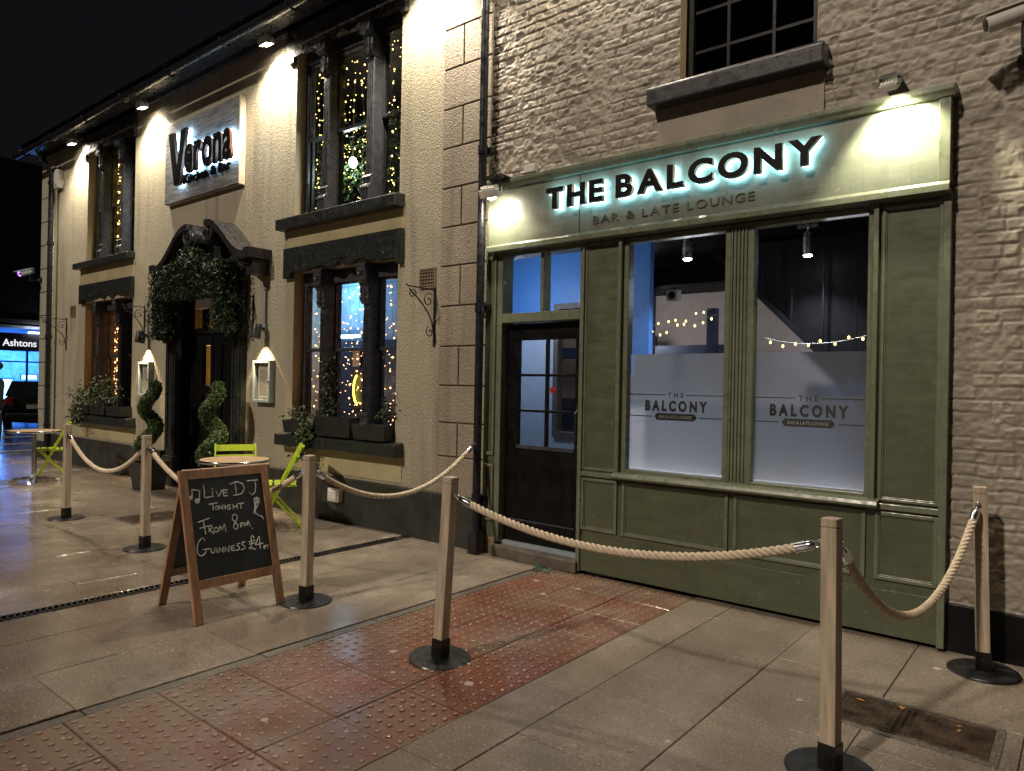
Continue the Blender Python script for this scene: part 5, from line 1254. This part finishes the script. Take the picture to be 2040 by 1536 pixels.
# parked car
car = thing('parked_car', 'black hatchback parked across the road in front of the blue lit shop', 'car', (-26.4,3.5,-.06))
def carprof(hw, pts): return pts
q = MB(); rows = [(-24.40,.20,.50,.74),(-24.28,.18,.80,.84),(-24.36,.18,1.0,.86),(-24.6,.18,1.03,.87),(-25.2,.26,1.02,.88),(-26.5,.26,1.0,.89),(-27.5,.28,.95,.87),(-28.2,.30,.82,.80),(-28.45,.36,.62,.62)]
vs = []; fs = []; nr = 10
for xx, zlo, zhi, hw in rows:
    for k in range(nr):
        a_ = 2*PI*k/nr + PI/nr; cy = math.copysign(abs(math.cos(a_))**.45, math.cos(a_)); cz = math.copysign(abs(math.sin(a_))**.55, math.sin(a_))
        vs.append((xx, 3.5+hw*cy, -.06+(zlo+zhi)/2+(zhi-zlo)/2*cz))
for i in range(len(rows)-1):
    for k in range(nr): k2 = (k+1) % nr; fs.append((i*nr+k,i*nr+k2,(i+1)*nr+k2,(i+1)*nr+k))
fs += [tuple(range(nr)), tuple((len(rows)-1)*nr+k for k in range(nr-1,-1,-1))]; q.add(vs, fs); q.build('body', M['carpaint'], car, 'auto')
q = MB(); q.add([(x, 3.5+s*h, z-.06) for x, z, h in ((-24.38,.97,.78),(-24.78,1.42,.62),(-26.3,1.47,.62),(-27.3,.96,.78)) for s in (-1, 1)], [(0,1,3,2),(2,3,5,4),(4,5,7,6),(0,2,4,6),(1,7,5,3)]); q.build('cabin', mat('dark_car_glass', (.01,.011,.014), .08), car)
for xx in (-25.2,-27.6):
    for s in (-1, 1):
        q = MB(); q.lathe([(.0,-.1),(.31,-.1),(.32,-.07),(.32,.07),(.31,.1),(0,.1)], (xx,3.5+s*.72,.26), 24, Matrix.Rotation(PI/2,3,'X')); q.build('wheel', M['tyre'], car, 'auto')
for s in (-1, 1):
    q = MB(); q.box(-24.37,-24.27,3.5+s*.66-.1,3.5+s*.66+.1,.66,.88); q.build('tail_light', M['taill'], car, bevel=.02)
q = MB(); q.box(-24.29,-24.26,3.25,3.75,.55,.66); q.build('number_plate', M['plate'], car)
q = MB(); q.box(-24.34,-24.24,2.75,4.25,.30,.42); q.build('bumper', M['tyre'], car, bevel=.03)

car.location = (-26.31,3.30,-.06); car.rotation_euler = (0,0,R(-16.7))
# person at the far left edge (dark coat)
pp = Vector((-15.88,-.61,0))
person = thing('person', 'person in a dark coat standing on the far paving at the left edge', 'person', pp)
def skin_body(name, V, E, Rr, mt, parent):
    me = bpy.data.meshes.new(name); me.from_pydata([tuple(pp+Vector(v)) for v in V], E, []); me.materials.append(mt)
    o = bpy.data.objects.new(name, me); COL.objects.link(o); sk = o.modifiers.new('skin', 'SKIN'); sk.use_smooth_shade = True
    for i, rr in enumerate(Rr): me.skin_vertices[0].data[i].radius = (rr, rr) if not isinstance(rr, tuple) else rr
    me.skin_vertices[0].data[0].use_root = True
    ss_ = o.modifiers.new('sub', 'SUBSURF'); ss_.levels = 2; ss_.render_levels = 2; par(o, parent); return o
V = [(0,0,.92),(0,0,1.12),(0,0,1.38),(0,0,1.47),(0,0,1.54),(-.02,.0,1.64),(-.09,0,.88),(-.10,.02,.48),(-.10,0,.08),(-.10,-.12,.04),(.09,0,.88),(.10,.02,.48),(.10,0,.08),(.10,-.12,.04),(-.19,0,1.40),(-.24,.02,1.12),(-.24,-.08,.88),(-.24,-.10,.80),(.19,0,1.40),(.24,.02,1.12),(.24,-.08,.88),(.24,-.10,.80)]
E_ = [(0,1),(1,2),(2,3),(3,4),(4,5),(0,6),(6,7),(7,8),(8,9),(0,10),(10,11),(11,12),(12,13),(2,14),(14,15),(15,16),(16,17),(2,18),(18,19),(19,20),(20,21)]
rad = [(.16,.11),(.15,.10),(.17,.11),.06,.06,.095,.09,.06,.042,.035,.09,.06,.042,.035,.065,.05,.035,.04,.065,.05,.035,.04]
skin_body('body', V, E_, rad, M['skin'], person)
V2 = [(0,0,.80),(0,0,1.0),(0,0,1.20),(0,0,1.40),(0,0,1.48),(-.20,0,1.40),(-.25,.02,1.12),(-.25,-.07,.92),(.20,0,1.40),(.25,.02,1.12),(.25,-.07,.92)]
skin_body('coat', V2, [(0,1),(1,2),(2,3),(3,4),(3,5),(5,6),(6,7),(3,8),(8,9),(9,10)], [(.22,.16),(.20,.15),(.20,.14),(.20,.13),.09,.09,.07,.055,.09,.07,.055], M['coat'], person)
for s in (-1, 1): skin_body('trouser_leg', [(s*.09,0,.86),(s*.10,.02,.48),(s*.10,0,.06)], [(0,1),(1,2)], [.115,.085,.065], M['coat'], person)
q = MB(); q.ball(pp+Vector((-.02,.015,1.69)), .112, 14, 10, (1,1.05,.85)); q.build('hair', M['hair'], person, True)
